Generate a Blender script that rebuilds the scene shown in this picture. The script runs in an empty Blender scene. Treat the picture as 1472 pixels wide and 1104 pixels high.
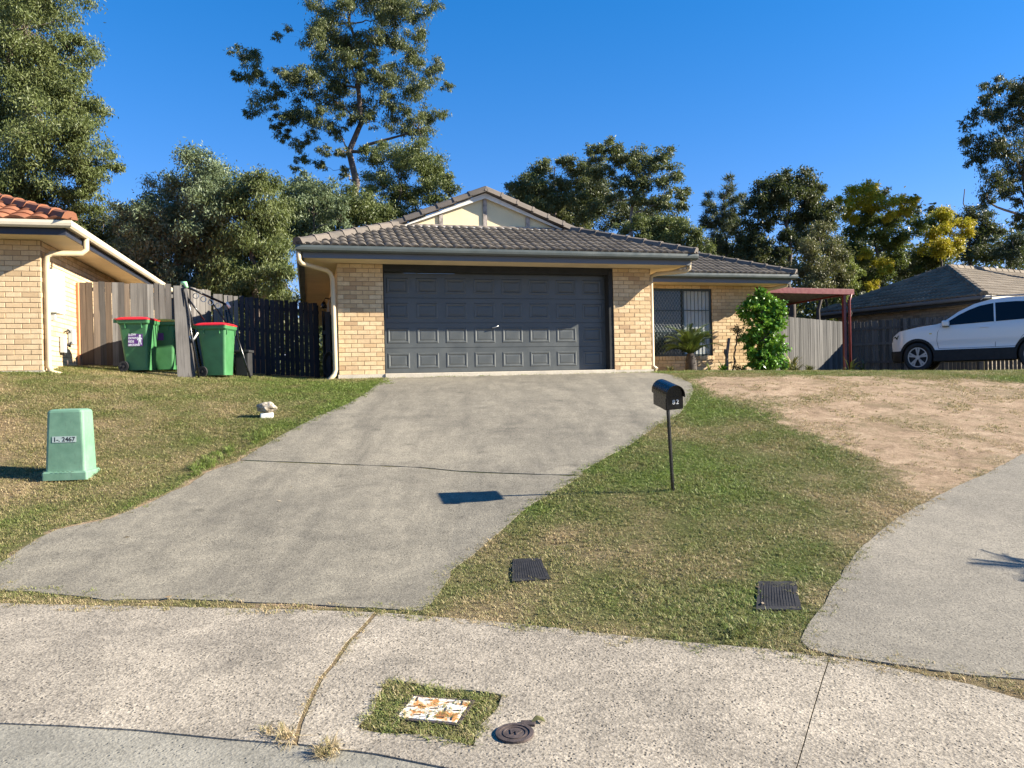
import bpy, bmesh, math, random
import numpy as np
from mathutils import Vector, Matrix, Euler, noise
from mathutils.geometry import delaunay_2d_cdt

random.seed(7)
RNG = np.random.default_rng(7)
R = math.radians
scene = bpy.context.scene
COL = scene.collection

# ------------------------------------------------------------------ camera
EYE = 1.55
FPX = 1106.0
ROLL = R(1.243)
PITCH = R(-0.1)
cd = bpy.data.cameras.new('camera')
cd.sensor_width = 36.0
cd.lens = 36.0 * FPX / 1472.0
cd.clip_start = 0.05
cd.clip_end = 3000
cam = bpy.data.objects.new('camera', cd)
COL.objects.link(cam)
cam.matrix_world = Matrix.Translation((0, 0, EYE)) @ Matrix.Rotation(math.pi / 2 + PITCH, 4, 'X') @ Matrix.Rotation(-ROLL, 4, 'Z')
scene.camera = cam

# ------------------------------------------------------------------ light
SUN_TRAVEL = Vector((-2.141, 0.20, -1.06)).normalized()
TO_SUN = -SUN_TRAVEL
SUN_EL = math.asin(TO_SUN.z)
SUN_AZ = math.atan2(TO_SUN.x, TO_SUN.y)          # clockwise from +Y
sl = bpy.data.lights.new('sun', 'SUN')
sl.energy = 5.0
sl.angle = R(0.5)
sl.color = (1.0, 0.91, 0.76)
so = bpy.data.objects.new('sun', sl)
COL.objects.link(so)
so.rotation_euler = SUN_TRAVEL.to_track_quat('-Z', 'Y').to_euler()
world = bpy.data.worlds.new('World')
scene.world = world
world.use_nodes = True
wn = world.node_tree
wn.nodes.clear()
w_out = wn.nodes.new('ShaderNodeOutputWorld')
w_bg = wn.nodes.new('ShaderNodeBackground')
w_sky = wn.nodes.new('ShaderNodeTexSky')
w_sky.sky_type = 'NISHITA'
w_sky.sun_disc = False
w_sky.sun_elevation = SUN_EL
w_sky.sun_rotation = SUN_AZ
w_sky.air_density = 1.0
w_sky.dust_density = 0.0
w_sky.ozone_density = 5.0
w_sky.altitude = 50
w_bg.inputs['Strength'].default_value = 0.084
w_hs = wn.nodes.new('ShaderNodeHueSaturation')
w_hs.inputs['Saturation'].default_value = 1.3
wn.links.new(w_sky.outputs[0], w_hs.inputs['Color'])
w_gm = wn.nodes.new('ShaderNodeGamma')
w_gm.inputs['Gamma'].default_value = 0.8
w_tn = wn.nodes.new('ShaderNodeMix'); w_tn.data_type = 'RGBA'; w_tn.blend_type = 'MULTIPLY'
w_tn.inputs[0].default_value = 1.0; w_tn.inputs[7].default_value = (1.04, 0.855, 1.08, 1)
wn.links.new(w_hs.outputs[0], w_gm.inputs['Color'])
wn.links.new(w_gm.outputs[0], w_tn.inputs[6])
wn.links.new(w_tn.outputs[2], w_bg.inputs['Color'])
wn.links.new(w_bg.outputs[0], w_out.inputs['Surface'])
scene.view_settings.view_transform = 'Standard'
scene.view_settings.look = 'None'
scene.view_settings.gamma = 1
scene.view_settings.exposure = 1.68
scene.view_settings.use_curve_mapping = False

# ------------------------------------------------------------------ ground height and sighting
_W = np.linspace(-60, 400, 9201)
_K = [(-60, -1.75), (-10, -1.62), (1.5, -1.57), (3, -1.55), (4, -1.50), (5, -1.42), (6, -1.27), (7.2, -1.08), (8.5, -0.88), (10, -0.62),
      (12, -0.25), (13.5, 0.0), (14.8, 0.125), (16, 0.155), (20, 0.17), (400, 0.17)]
_Z = np.interp(_W, [k[0] for k in _K], [k[1] for k in _K])
_k = np.hanning(25); _k /= _k.sum()
_Z = np.convolve(np.pad(_Z, 12, mode='edge'), _k, mode='valid')
C8, S8 = math.cos(R(8)), math.sin(R(8))

def gz(x, y):
    """ground height (world z) at x, y; accepts arrays"""
    w = y * C8 - x * S8
    z = np.interp(w, _W, _Z)
    s = np.clip((w - 8.5) / 4.5, 0, 1); s = s * s * (3 - 2 * s)
    f = np.clip((40 - w) / 15, 0, 1)
    t = np.where(x > 4, -0.02 * (np.minimum(x, 11) - 4), 0) + np.where(x < -4, 0.085 * (-4 - np.maximum(x, -8)), 0)
    fall = -0.06 * np.clip(1.6 - x, 0, 2.2) * np.clip((w - 4.6) / 1.5, 0, 1) * np.clip((11.0 - w) / 3.0, 0, 1)
    return z + s * f * t + fall + EYE

def ray(px, py):
    xr, yr = (px - 736) / FPX, (552 - py) / FPX
    x = xr * math.cos(ROLL) + yr * math.sin(ROLL)
    y = -xr * math.sin(ROLL) + yr * math.cos(ROLL)
    cp, sp = math.cos(PITCH), math.sin(PITCH)
    d = Vector((x, cp - y * sp, sp + y * cp))
    return d / d.y

def at(px, py, Y):
    """point at depth Y sighted through photo pixel px, py"""
    return ray(px, py) * Y + Vector((0, 0, EYE))

def G(px, py):
    """ground point seen at photo pixel px, py"""
    d = ray(px, py)
    Y = np.arange(1.5, 60, 0.02)
    f = (EYE + d.z * Y) - gz(d.x * Y, Y)
    i = np.argmax(f < 0) if (f < 0).any() else len(Y) - 1
    if i > 0 and f[i - 1] > 0:
        t = f[i - 1] / (f[i - 1] - f[i]); yy = Y[i - 1] + t * 0.02
    else:
        yy = Y[i]
    return Vector((d.x * yy, yy, float(gz(d.x * yy, yy))))

# ------------------------------------------------------------------ objects
def tag(o, label=None, cat=None, group=None, kind=None):
    if label: o['label'] = label
    if cat: o['category'] = cat
    if group: o['group'] = group
    if kind: o['kind'] = kind
    return o

def empty(name, loc=(0, 0, 0), rz=0.0, **k):
    o = bpy.data.objects.new(name, None)
    COL.objects.link(o)
    o.location = loc
    o.rotation_euler = (0, 0, rz)
    o.empty_display_size = 0.2
    return tag(o, **k)

def link(name, me, parent=None, mat=None, loc=None, rot=None, scale=None):
    o = bpy.data.objects.new(name, me)
    COL.objects.link(o)
    if parent is not None: o.parent = parent
    if mat is not None and not me.materials: me.materials.append(mat)
    if loc is not None: o.location = loc
    if rot is not None: o.rotation_euler = rot
    if scale is not None: o.scale = scale
    return o

def npmesh(name, V, F, smooth=False):
    """mesh out of an (n,3) array and an (m,k) array of faces"""
    me = bpy.data.meshes.new(name)
    V = np.asarray(V, dtype=np.float32); F = np.asarray(F, dtype=np.int32)
    me.vertices.add(len(V)); me.vertices.foreach_set('co', V.ravel())
    k = F.shape[1]
    me.loops.add(F.size); me.loops.foreach_set('vertex_index', F.ravel())
    me.polygons.add(len(F)); me.polygons.foreach_set('loop_start', np.arange(0, F.size, k, dtype=np.int32))
    me.polygons.foreach_set('loop_total', np.full(len(F), k, dtype=np.int32))
    if smooth: me.polygons.foreach_set('use_smooth', np.ones(len(F), dtype=bool))
    me.update(calc_edges=True)
    return me

class MB:
    """collects shapes; build() links them as ONE mesh object"""
    def __init__(s): s.v = []; s.f = []; s.sm = []
    def add(s, vs, fs, smooth=False, M=None):
        b = len(s.v)
        s.v += [tuple(M @ Vector(v)) if M else tuple(v) for v in vs]
        s.f += [tuple(i + b for i in f) for f in fs]
        s.sm += [smooth] * len(fs)
        return s
    def box(s, x0, x1, y0, y1, z0, z1, c=0.0, M=None):
        if c <= 0:
            vs = [(x, y, z) for z in (z0, z1) for y in (y0, y1) for x in (x0, x1)]
            fs = [(0, 2, 3, 1), (4, 5, 7, 6), (0, 1, 5, 4), (2, 6, 7, 3), (0, 4, 6, 2), (1, 3, 7, 5)]
            return s.add(vs, fs, False, M)
        bm = bmesh.new()
        bmesh.ops.create_cube(bm, size=1)
        for v in bm.verts:
            v.co = Vector(((x0 + x1) / 2 + v.co.x * (x1 - x0), (y0 + y1) / 2 + v.co.y * (y1 - y0), (z0 + z1) / 2 + v.co.z * (z1 - z0)))
        bmesh.ops.bevel(bm, geom=bm.edges[:], offset=c, segments=2, affect='EDGES', profile=0.5)
        s.bm(bm, M=M); bm.free(); return s
    def bm(s, bm, smooth=False, M=None):
        bm.verts.index_update()
        return s.add([v.co.copy() for v in bm.verts], [[v.index for v in f.verts] for f in bm.faces], smooth, M)
    def tube(s, pts, r, n=8, cap=True, smooth=True, M=None):
        pts = [Vector(p) for p in pts]
        rs = r if isinstance(r, (list, tuple)) else [r] * len(pts)
        vs = []; fs = []
        up = Vector((0, 0, 1))
        prev = None
        for i, p in enumerate(pts):
            t = (pts[min(i + 1, len(pts) - 1)] - pts[max(i - 1, 0)])
            t = t.normalized() if t.length > 1e-9 else Vector((0, 0, 1))
            if prev is None:
                a = t.cross(up)
                if a.length < 1e-3: a = t.cross(Vector((1, 0, 0)))
            else:
                a = prev - t * prev.dot(t)
                if a.length < 1e-4: a = t.cross(up)
            a.normalize(); prev = a; b = t.cross(a)
            for k in range(n):
                an = 2 * math.pi * k / n
                vs.append(p + (a * math.cos(an) + b * math.sin(an)) * rs[i])
        for i in range(len(pts) - 1):
            for k in range(n):
                k2 = (k + 1) % n
                fs.append((i * n + k, i * n + k2, (i + 1) * n + k2, (i + 1) * n + k))
        s.add(vs, fs, smooth, M)
        if cap:
            b = len(s.v) - len(vs)
            s.f.append(tuple(b + k for k in reversed(range(n)))); s.sm.append(False)
            s.f.append(tuple(b + (len(pts) - 1) * n + k for k in range(n))); s.sm.append(False)
        return s
    def loft(s, rings, cap=True, smooth=False, M=None):
        n = len(rings[0]); vs = [p for r in rings for p in r]; fs = []
        for i in range(len(rings) - 1):
            for k in range(n):
                k2 = (k + 1) % n
                fs.append((i * n + k, i * n + k2, (i + 1) * n + k2, (i + 1) * n + k))
        s.add(vs, fs, smooth, M)
        if cap:
            b = len(s.v) - len(vs)
            s.f.append(tuple(b + k for k in reversed(range(n)))); s.sm.append(False)
            s.f.append(tuple(b + (len(rings) - 1) * n + k for k in range(n))); s.sm.append(False)
        return s
    def prism(s, poly, z0, z1, M=None):
        """vertical prism over an xy polygon"""
        n = len(poly)
        vs = [(p[0], p[1], z0) for p in poly] + [(p[0], p[1], z1) for p in poly]
        fs = [tuple(reversed(range(n))), tuple(range(n, 2 * n))] + [(k, (k + 1) % n, n + (k + 1) % n, n + k) for k in range(n)]
        return s.add(vs, fs, False, M)
    def disc(s, c, r, axis='Y', n=24, w=0.0, r_in=0.0, M=None):
        """disc, ring or short cylinder of width w centred on c"""
        def P(a, rad, o):
            x, y = rad * math.cos(a), rad * math.sin(a)
            return {'Y': (c[0] + x, c[1] + o, c[2] + y), 'X': (c[0] + o, c[1] + x, c[2] + y), 'Z': (c[0] + x, c[1] + y, c[2] + o)}[axis]
        rings = []
        A = [2 * math.pi * k / n for k in range(n)]
        if r_in > 0:
            prof = [(r_in, -w / 2), (r, -w / 2), (r, w / 2), (r_in, w / 2)]
            vs = [P(a, pr[0], pr[1]) for pr in prof for a in A]; fs = []
            for i in range(4):
                j = (i + 1) % 4
                for k in range(n):
                    k2 = (k + 1) % n
                    fs.append((i * n + k, i * n + k2, j * n + k2, j * n + k))
            return s.add(vs, fs, False, M)
        return s.loft([[P(a, r, -w / 2) for a in A], [P(a, r, w / 2) for a in A]], True, False, M)
    def mesh(s, name, mat=None):
        me = bpy.data.meshes.new(name)
        me.from_pydata(s.v, [], s.f)
        me.polygons.foreach_set('use_smooth', s.sm)
        if mat: me.materials.append(mat)
        bm = bmesh.new(); bm.from_mesh(me)
        bmesh.ops.recalc_face_normals(bm, faces=bm.faces[:])
        bm.to_mesh(me); bm.free()
        me.update()
        return me
    def build(s, name, mat=None, parent=None, **k):
        return tag(link(name, s.mesh(name, mat), parent), **k)

def rrect(cx, cy, w, d, r, z, n=4):
    """rounded rectangle ring in the xy plane"""
    out = []
    for (sx, sy, a0) in ((1, 1, 0), (-1, 1, 90), (-1, -1, 180), (1, -1, 270)):
        for k in range(n + 1):
            a = R(a0 + 90 * k / n)
            out.append((cx + sx * (w / 2 - r) + r * math.cos(a), cy + sy * (d / 2 - r) + r * math.sin(a), z))
    return out

# ------------------------------------------------------------------ materials
class NT:
    def __init__(s, name):
        s.m = bpy.data.materials.new(name); s.m.use_nodes = True
        s.t = s.m.node_tree; s.t.nodes.clear()
        s.out = s.n('ShaderNodeOutputMaterial')
        s.bsdf = s.n('ShaderNodeBsdfPrincipled')
        s.l(s.bsdf.outputs[0], s.out.inputs['Surface'])
        s._pos = None
    def n(s, t, **k):
        nd = s.t.nodes.new(t)
        for a, b in k.items(): setattr(nd, a, b)
        return nd
    def l(s, a, b): s.t.links.new(a, b)
    def set(s, sock, v):
        if isinstance(v, (int, float)): sock.default_value = v
        elif isinstance(v, (tuple, list)): sock.default_value = tuple(v) + ((1,) if len(v) == 3 and len(sock.default_value) == 4 else ())
        else: s.l(v, sock)
    def coord(s, which='Object'):
        return s.n('ShaderNodeTexCoord').outputs[which]
    def pos(s):
        return s.n('ShaderNodeNewGeometry').outputs['Position']
    def noise(s, scale, detail=4, rough=0.55, vec=None, dist=0.0):
        nd = s.n('ShaderNodeTexNoise'); nd.inputs['Scale'].default_value = scale
        nd.inputs['Detail'].default_value = detail; nd.inputs['Roughness'].default_value = rough
        nd.inputs['Distortion'].default_value = dist
        if vec is not None: s.l(vec, nd.inputs['Vector'])
        return nd.outputs['Fac']
    def vor(s, scale, vec=None, feature='F1', out='Distance'):
        nd = s.n('ShaderNodeTexVoronoi', feature=feature); nd.inputs['Scale'].default_value = scale
        if vec is not None: s.l(vec, nd.inputs['Vector'])
        return nd.outputs[out]
    def mapping(s, vec, scale=(1, 1, 1), rot=(0, 0, 0), loc=(0, 0, 0)):
        nd = s.n('ShaderNodeMapping'); s.l(vec, nd.inputs['Vector'])
        nd.inputs['Scale'].default_value = scale; nd.inputs['Rotation'].default_value = rot; nd.inputs['Location'].default_value = loc
        return nd.outputs[0]
    def ramp(s, fac, stops, interp='LINEAR'):
        nd = s.n('ShaderNodeValToRGB'); s.l(fac, nd.inputs[0]); cr = nd.color_ramp; cr.interpolation = interp
        while len(cr.elements) < len(stops): cr.elements.new(0.5)
        for e, (p, c) in zip(cr.elements, stops):
            e.position = p
            e.color = (c, c, c, 1) if isinstance(c, (int, float)) else tuple(c) + (1,)
        return nd.outputs[0]
    def mix(s, f, a, b, mode='MIX'):
        nd = s.n('ShaderNodeMix', data_type='RGBA', blend_type=mode)
        s.set(nd.inputs[0], f); s.set(nd.inputs[6], a); s.set(nd.inputs[7], b)
        return nd.outputs[2]
    def math(s, op, a, b=0.0, c=None):
        nd = s.n('ShaderNodeMath', operation=op); s.set(nd.inputs[0], a); s.set(nd.inputs[1], b)
        if c is not None: s.set(nd.inputs[2], c)
        return nd.outputs[0]
    def bump(s, h, strength=0.3, dist=0.01):
        nd = s.n('ShaderNodeBump'); nd.inputs['Strength'].default_value = strength; nd.inputs['Distance'].default_value = dist
        s.l(h, nd.inputs['Height']); s.l(nd.outputs[0], s.bsdf.inputs['Normal']); return nd
    def base(s, c): s.set(s.bsdf.inputs['Base Color'], c)
    def rough(s, v): s.set(s.bsdf.inputs['Roughness'], v)
    def rnd(s):
        """a random number per object and per island"""
        a = s.n('ShaderNodeObjectInfo').outputs['Random']
        b = s.n('ShaderNodeNewGeometry').outputs['Random Per Island']
        return s.math('FRACT', s.math('ADD', a, b))

def plain(name, col, rough=0.5, metal=0.0, var=0.08, scale=6.0, bump=0.0, bscale=60.0, spec=0.5):
    """paint or plastic with faint mottling, dirt and relief"""
    m = NT(name); co = m.coord()
    n = m.noise(scale, 5, 0.6, co)
    dark = tuple(c * (1 - var * 2) for c in col); lite = tuple(min(1, c * (1 + var)) for c in col)
    m.base(m.ramp(n, [(0.3, dark), (0.7, lite)]))
    m.rough(m.ramp(m.noise(scale * 2, 3, 0.5, co), [(0.3, max(0.02, rough - 0.08)), (0.7, min(1, rough + 0.08))]))
    m.bsdf.inputs['Metallic'].default_value = metal
    m.bsdf.inputs['Specular IOR Level'].default_value = spec
    if bump > 0: m.bump(m.noise(bscale, 3, 0.6, co), bump, 0.004)
    return m.m

def leaf_mat(name, cols, trans=0.35, rough=0.5, pscale=1.7):
    m = NT(name)
    g = m.n('ShaderNodeNewGeometry')
    n = m.noise(pscale, 3, 0.6, g.outputs['Position'])
    f = m.math('ADD', m.math('MULTIPLY', g.outputs['Random Per Island'], 0.42), m.math('MULTIPLY', m.ramp(n, [(0.32, 0.0), (0.68, 1.0)]), 0.58))
    k = len(cols)
    c = m.ramp(f, [(i / (k - 1), cols[i]) for i in range(k)])
    m.base(c); m.rough(rough)
    m.bsdf.inputs['Specular IOR Level'].default_value = 0.35
    tr = m.n('ShaderNodeBsdfTranslucent'); m.l(m.mix(0.5, c, (0.16, 0.20, 0.03)), tr.inputs['Color'])
    mx = m.n('ShaderNodeMixShader'); mx.inputs[0].default_value = trans
    m.l(m.bsdf.outputs[0], mx.inputs[1]); m.l(tr.outputs[0], mx.inputs[2]); m.l(mx.outputs[0], m.out.inputs['Surface'])
    return m.m

def concrete(name, base, dark, light, agg=90.0, agg_amt=0.5, bump=0.5, blotch=0.8, streak=None, pits=0.5):
    m = NT(name); p = m.pos()
    big = m.noise(blotch, 6, 0.62, p, 0.8)
    mid = m.noise(4.5, 6, 0.68, p, 0.4)
    c = m.ramp(big, [(0.25, dark), (0.5, base), (0.75, light)])
    c = m.mix(0.40, c, m.ramp(mid, [(0.34, dark), (0.66, light)]))
    if streak is not None:
        st = m.noise(1.3, 5, 0.65, m.mapping(p, (2.6, 0.4, 1), (0, 0, streak)))
        c = m.mix(m.ramp(st, [(0.46, 0.0), (0.70, 0.6)]), c, dark)
        st2 = m.noise(1.9, 5, 0.7, m.mapping(p, (3.0, 0.7, 1), (0, 0, streak), (7, 3, 0)))
        c = m.mix(m.ramp(st2, [(0.55, 0.0), (0.74, 0.4)]), c, light)
        stain = m.noise(2.3, 3, 0.5, m.mapping(p, (1, 1, 1), (0, 0, 0), (3.3, 1.7, 0)))
        c = m.mix(m.ramp(stain, [(0.66, 0.0), (0.74, 0.5)]), c, tuple(x * 0.55 for x in dark))
    v = m.n('ShaderNodeTexVoronoi'); v.inputs['Scale'].default_value = agg; m.l(p, v.inputs['Vector'])
    sp = m.ramp(v.outputs['Color'], [(0.0, 0.45), (0.2, 0.78), (0.5, 1.0), (1.0, 1.3)])
    fine = m.noise(agg * 0.9, 3, 0.75, p)
    sp2 = m.ramp(fine, [(0.33, 0.5), (0.47, 0.95), (0.65, 1.2)])
    c = m.mix(agg_amt, c, sp, 'MULTIPLY')
    c = m.mix(agg_amt, c, sp2, 'MULTIPLY')
    pv = m.n('ShaderNodeTexVoronoi'); pv.inputs['Scale'].default_value = agg * 0.55; m.l(p, pv.inputs['Vector'])
    pd = m.ramp(pv.outputs['Distance'], [(0.16, 1.0), (0.30, 0.0)])
    pm = m.math('MULTIPLY', pd, m.ramp(m.noise(9, 4, 0.7, p), [(0.42, 0.0), (0.6, 1.0)]))
    c = m.mix(m.math('MULTIPLY', pm, pits), c, tuple(x * 0.35 for x in dark))
    m.base(c); m.rough(0.9)
    m.bsdf.inputs['Specular IOR Level'].default_value = 0.25
    m.bump(m.math('SUBTRACT', m.math('ADD', fine, m.math('MULTIPLY', v.outputs['Distance'], 0.5)), m.math('MULTIPLY', pm, 1.2)), bump, 0.005)
    return m.m

M = {}
def brick_mat(name, stops):
    m = NT(name); r = m.rnd(); co = m.pos()
    c = m.ramp(r, stops)
    n = m.noise(14, 5, 0.65, co)
    c = m.mix(m.ramp(n, [(0.35, 0.0), (0.75, 0.45)]), c, tuple(x * 0.72 for x in stops[0][1]))
    c = m.mix(0.25, c, m.ramp(m.noise(220, 2, 0.7, co), [(0.35, 0.6), (0.6, 1.1)]), 'MULTIPLY')
    m.base(c); m.rough(0.88); m.bump(m.noise(120, 4, 0.7, co), 0.5, 0.004)
    return m.m
M['brick'] = brick_mat('cream_brick', [(0, (0.413, 0.273, 0.150)), (0.12, (0.565, 0.396, 0.213)), (0.5, (0.655, 0.480, 0.271)), (0.85, (0.692, 0.528, 0.319)), (1, (0.539, 0.377, 0.213))])
M['brick2'] = brick_mat('pale_brick', [(0, (0.484, 0.343, 0.194)), (0.15, (0.581, 0.422, 0.246)), (0.6, (0.634, 0.475, 0.286)), (1, (0.669, 0.515, 0.321))])
M['brick3'] = brick_mat('dull_brick', [(0, (0.19, 0.155, 0.11)), (0.3, (0.27, 0.22, 0.16)), (0.7, (0.31, 0.255, 0.185)), (1, (0.34, 0.28, 0.2))])
M['mortar'] = plain('mortar', (0.29, 0.21, 0.13), 0.95, var=0.12, scale=9, bump=0.4, bscale=150)
M['mortar3'] = plain('grey_mortar', (0.17, 0.15, 0.12), 0.95, var=0.12, scale=9)

def tile_mat(name, stops, lichen):
    m = NT(name); r = m.rnd(); p = m.pos()
    c = m.ramp(r, stops)
    c = m.mix(m.ramp(m.noise(4, 5, 0.65, p), [(0.4, 0.0), (0.75, 0.7)]), c, lichen)
    c = m.mix(0.45, c, m.ramp(m.noise(60, 4, 0.75, p), [(0.35, 0.55), (0.65, 1.2)]), 'MULTIPLY')
    m.base(c); m.rough(0.85); m.bump(m.noise(90, 4, 0.7, p), 0.4, 0.005)
    return m.m
M['tile'] = tile_mat('grey_roof_tile', [(0, (0.055, 0.047, 0.039)), (0.5, (0.083, 0.071, 0.058)), (1, (0.118, 0.10, 0.081))], (0.135, 0.115, 0.092))
M['cap'] = tile_mat('grey_ridge_tile', [(0, (0.08, 0.07, 0.058)), (0.5, (0.108, 0.093, 0.078)), (1, (0.14, 0.118, 0.096))], (0.17, 0.135, 0.11))
M['tile_o'] = tile_mat('terracotta_tile', [(0, (0.20, 0.068, 0.03)), (0.5, (0.28, 0.10, 0.045)), (1, (0.34, 0.135, 0.065))], (0.24, 0.11, 0.06))
M['tile_f'] = tile_mat('brown_grey_tile', [(0, (0.12, 0.095, 0.067)), (0.5, (0.165, 0.132, 0.095)), (1, (0.21, 0.17, 0.125))], (0.185, 0.15, 0.108))
M['gutter'] = plain('grey_green_gutter', (0.075, 0.088, 0.082), 0.4, var=0.06, scale=3)
M['fascia'] = plain('slate_fascia', (0.115, 0.12, 0.13), 0.5, var=0.06, scale=2)
M['soffit'] = plain('cream_soffit', (0.62, 0.50, 0.33), 0.75, var=0.06, scale=3)
M['cream'] = plain('cream_paint', (0.50, 0.40, 0.255), 0.45, var=0.05, scale=4)
M['cream_gut'] = plain('cream_gutter', (0.66, 0.58, 0.43), 0.4, var=0.05, scale=4)
M['navy'] = plain('navy_fascia', (0.022, 0.026, 0.04), 0.5, var=0.08)
M['white'] = plain('white_paint', (0.74, 0.72, 0.66), 0.55, var=0.08, scale=5)
M['gable'] = plain('pale_yellow_board', (0.70, 0.60, 0.37), 0.7, var=0.04, scale=3)
M['batten'] = plain('weathered_batten', (0.36, 0.31, 0.27), 0.85, var=0.3, scale=14)
M['door'] = plain('slate_door', (0.072, 0.08, 0.08), 0.42, var=0.1, scale=2.5, bump=0.08, bscale=180)
M['door_dark'] = plain('dark_door_frame', (0.035, 0.036, 0.036), 0.85, spec=0.15, var=0.12)
M['steel'] = plain('steel', (0.6, 0.6, 0.58), 0.3, 1.0)
M['black'] = plain('black_paint', (0.006, 0.0065, 0.008), 0.25, var=0.15, scale=10)
M['rubber'] = plain('black_rubber', (0.016, 0.016, 0.017), 0.75, var=0.2)
M['bin'] = plain('green_bin_plastic', (0.055, 0.19, 0.07), 0.45, var=0.1, scale=5, bump=0.1, bscale=80)
M['lid_red'] = plain('red_lid_plastic', (0.62, 0.018, 0.025), 0.4, var=0.12, scale=5)
M['lid_yel'] = plain('yellow_lid_plastic', (0.55, 0.42, 0.03), 0.4, var=0.12)
M['purple'] = plain('purple_sticker', (0.12, 0.035, 0.19), 0.4, var=0.05)
M['wtext'] = plain('white_print', (0.8, 0.8, 0.8), 0.5, var=0.03)
M['btext'] = plain('black_print', (0.015, 0.015, 0.015), 0.5, var=0.05)
M['label'] = plain('grey_label', (0.42, 0.5, 0.46), 0.5, var=0.08)
M['lid_dark'] = plain('charcoal_lid', (0.034, 0.033, 0.034), 0.75, spec=0.2, var=0.25, scale=12, bump=0.3, bscale=90)
M['iron'] = plain('cast_iron', (0.075, 0.055, 0.048), 0.65, 0.0, var=0.3, scale=20, bump=0.4, bscale=120)
M['red_steel'] = plain('red_oxide_paint', (0.17, 0.028, 0.027), 0.45, var=0.1)
M['cgrey'] = plain('grey_box_plastic', (0.42, 0.45, 0.46), 0.5, var=0.06)
M['glass'] = NT('window_glass'); _g = M['glass']; _g.base((0.03, 0.045, 0.045)); _g.rough(0.06); _g.bsdf.inputs['Specular IOR Level'].default_value = 0.6; M['glass'] = _g.m
M['curtain'] = plain('pale_blind', (0.17, 0.20, 0.17), 0.8, var=0.1, scale=6)
M['winframe'] = plain('dark_green_frame', (0.025, 0.04, 0.036), 0.4, var=0.1)
M['rock'] = NT('pale_rock'); _r = M['rock']; _rp = _r.pos()
_r.base(_r.ramp(_r.noise(18, 6, 0.7, _rp), [(0.3, (0.07, 0.05, 0.035)), (0.47, (0.30, 0.25, 0.18)), (0.7, (0.5, 0.45, 0.37))])); _r.rough(0.9); _r.bump(_r.noise(30, 5, 0.7, _rp), 0.8, 0.02); M['rock'] = _r.m

# green pillar box: faded, scuffed fibreglass
_m = NT('faded_green_fibreglass'); co = _m.coord()
c = _m.ramp(_m.noise(4, 6, 0.65, co), [(0.3, (0.10, 0.205, 0.135)), (0.55, (0.15, 0.28, 0.185)), (0.75, (0.20, 0.34, 0.235))])
c = _m.mix(_m.ramp(_m.noise(30, 5, 0.7, _m.mapping(co, (1, 1, 0.3))), [(0.55, 0.0), (0.72, 0.5)]), c, (0.10, 0.15, 0.11))
_m.base(c); _m.rough(0.55); _m.bump(_m.noise(40, 4, 0.6, co), 0.15, 0.004); M['pillar'] = _m.m

# rusty white plate
_m = NT('rusty_white_plate'); p = _m.pos()
c = _m.ramp(_m.noise(9, 6, 0.7, p), [(0.38, (0.80, 0.76, 0.71)), (0.50, (0.72, 0.62, 0.50)), (0.55, (0.55, 0.25, 0.07)), (0.66, (0.26, 0.10, 0.04))])
_m.base(c); _m.rough(0.7); _m.bump(_m.noise(60, 4, 0.7, p), 0.4, 0.003); M['plate'] = _m.m

def timber(name, stops, grain=1.0):
    m = NT(name); co = m.coord(); r = m.rnd()
    cc = m.n('ShaderNodeCombineXYZ'); m.l(r, cc.inputs[0]); m.l(r, cc.inputs[1])
    add = m.n('ShaderNodeVectorMath', operation='ADD'); m.l(co, add.inputs[0])
    sc = m.n('ShaderNodeVectorMath', operation='SCALE'); m.l(cc.outputs[0], sc.inputs[0]); sc.inputs['Scale'].default_value = 37.0
    m.l(sc.outputs[0], add.inputs[1])
    g = m.noise(1.0, 6, 0.7, m.mapping(add.outputs[0], (55, 55, 1.6)))
    b = m.noise(1.6, 4, 0.6, add.outputs[0])
    c = m.ramp(m.math('ADD', m.math('MULTIPLY', r, 0.5), m.math('MULTIPLY', b, 0.5)), stops)
    c = m.mix(0.8 * grain, c, m.ramp(g, [(0.32, 0.38), (0.5, 0.95), (0.7, 1.25)]), 'MULTIPLY')
    m.base(c); m.rough(0.9); m.bump(g, 0.5, 0.004)
    return m.m
M['wood'] = timber('weathered_grey_timber', [(0.1, (0.04, 0.035, 0.031)), (0.35, (0.08, 0.072, 0.065)), (0.6, (0.135, 0.125, 0.114)), (0.9, (0.22, 0.208, 0.192))])
M['wood_brown'] = timber('weathered_brown_timber', [(0.1, (0.05, 0.033, 0.021)), (0.5, (0.10, 0.07, 0.046)), (0.9, (0.19, 0.15, 0.115))])
M['wood_shaded'] = timber('shade_dark_timber', [(0.1, (0.018, 0.018, 0.022)), (0.5, (0.032, 0.032, 0.038)), (0.9, (0.05, 0.05, 0.056))])  # grey timber with the house's shade put into its colour
M['wood_new'] = timber('orange_timber', [(0.1, (0.42, 0.19, 0.09)), (0.9, (0.55, 0.27, 0.14))], 0.5)
M['wood_r'] = timber('silver_timber', [(0.1, (0.035, 0.034, 0.032)), (0.5, (0.075, 0.072, 0.068)), (0.9, (0.135, 0.129, 0.12))])
M['bark'] = timber('grey_brown_bark', [(0.2, (0.09, 0.065, 0.05)), (0.5, (0.16, 0.125, 0.10)), (0.9, (0.25, 0.20, 0.16))])
M['bark_dark'] = timber('dark_bark', [(0.2, (0.04, 0.032, 0.027)), (0.9, (0.09, 0.073, 0.06))])

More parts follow.
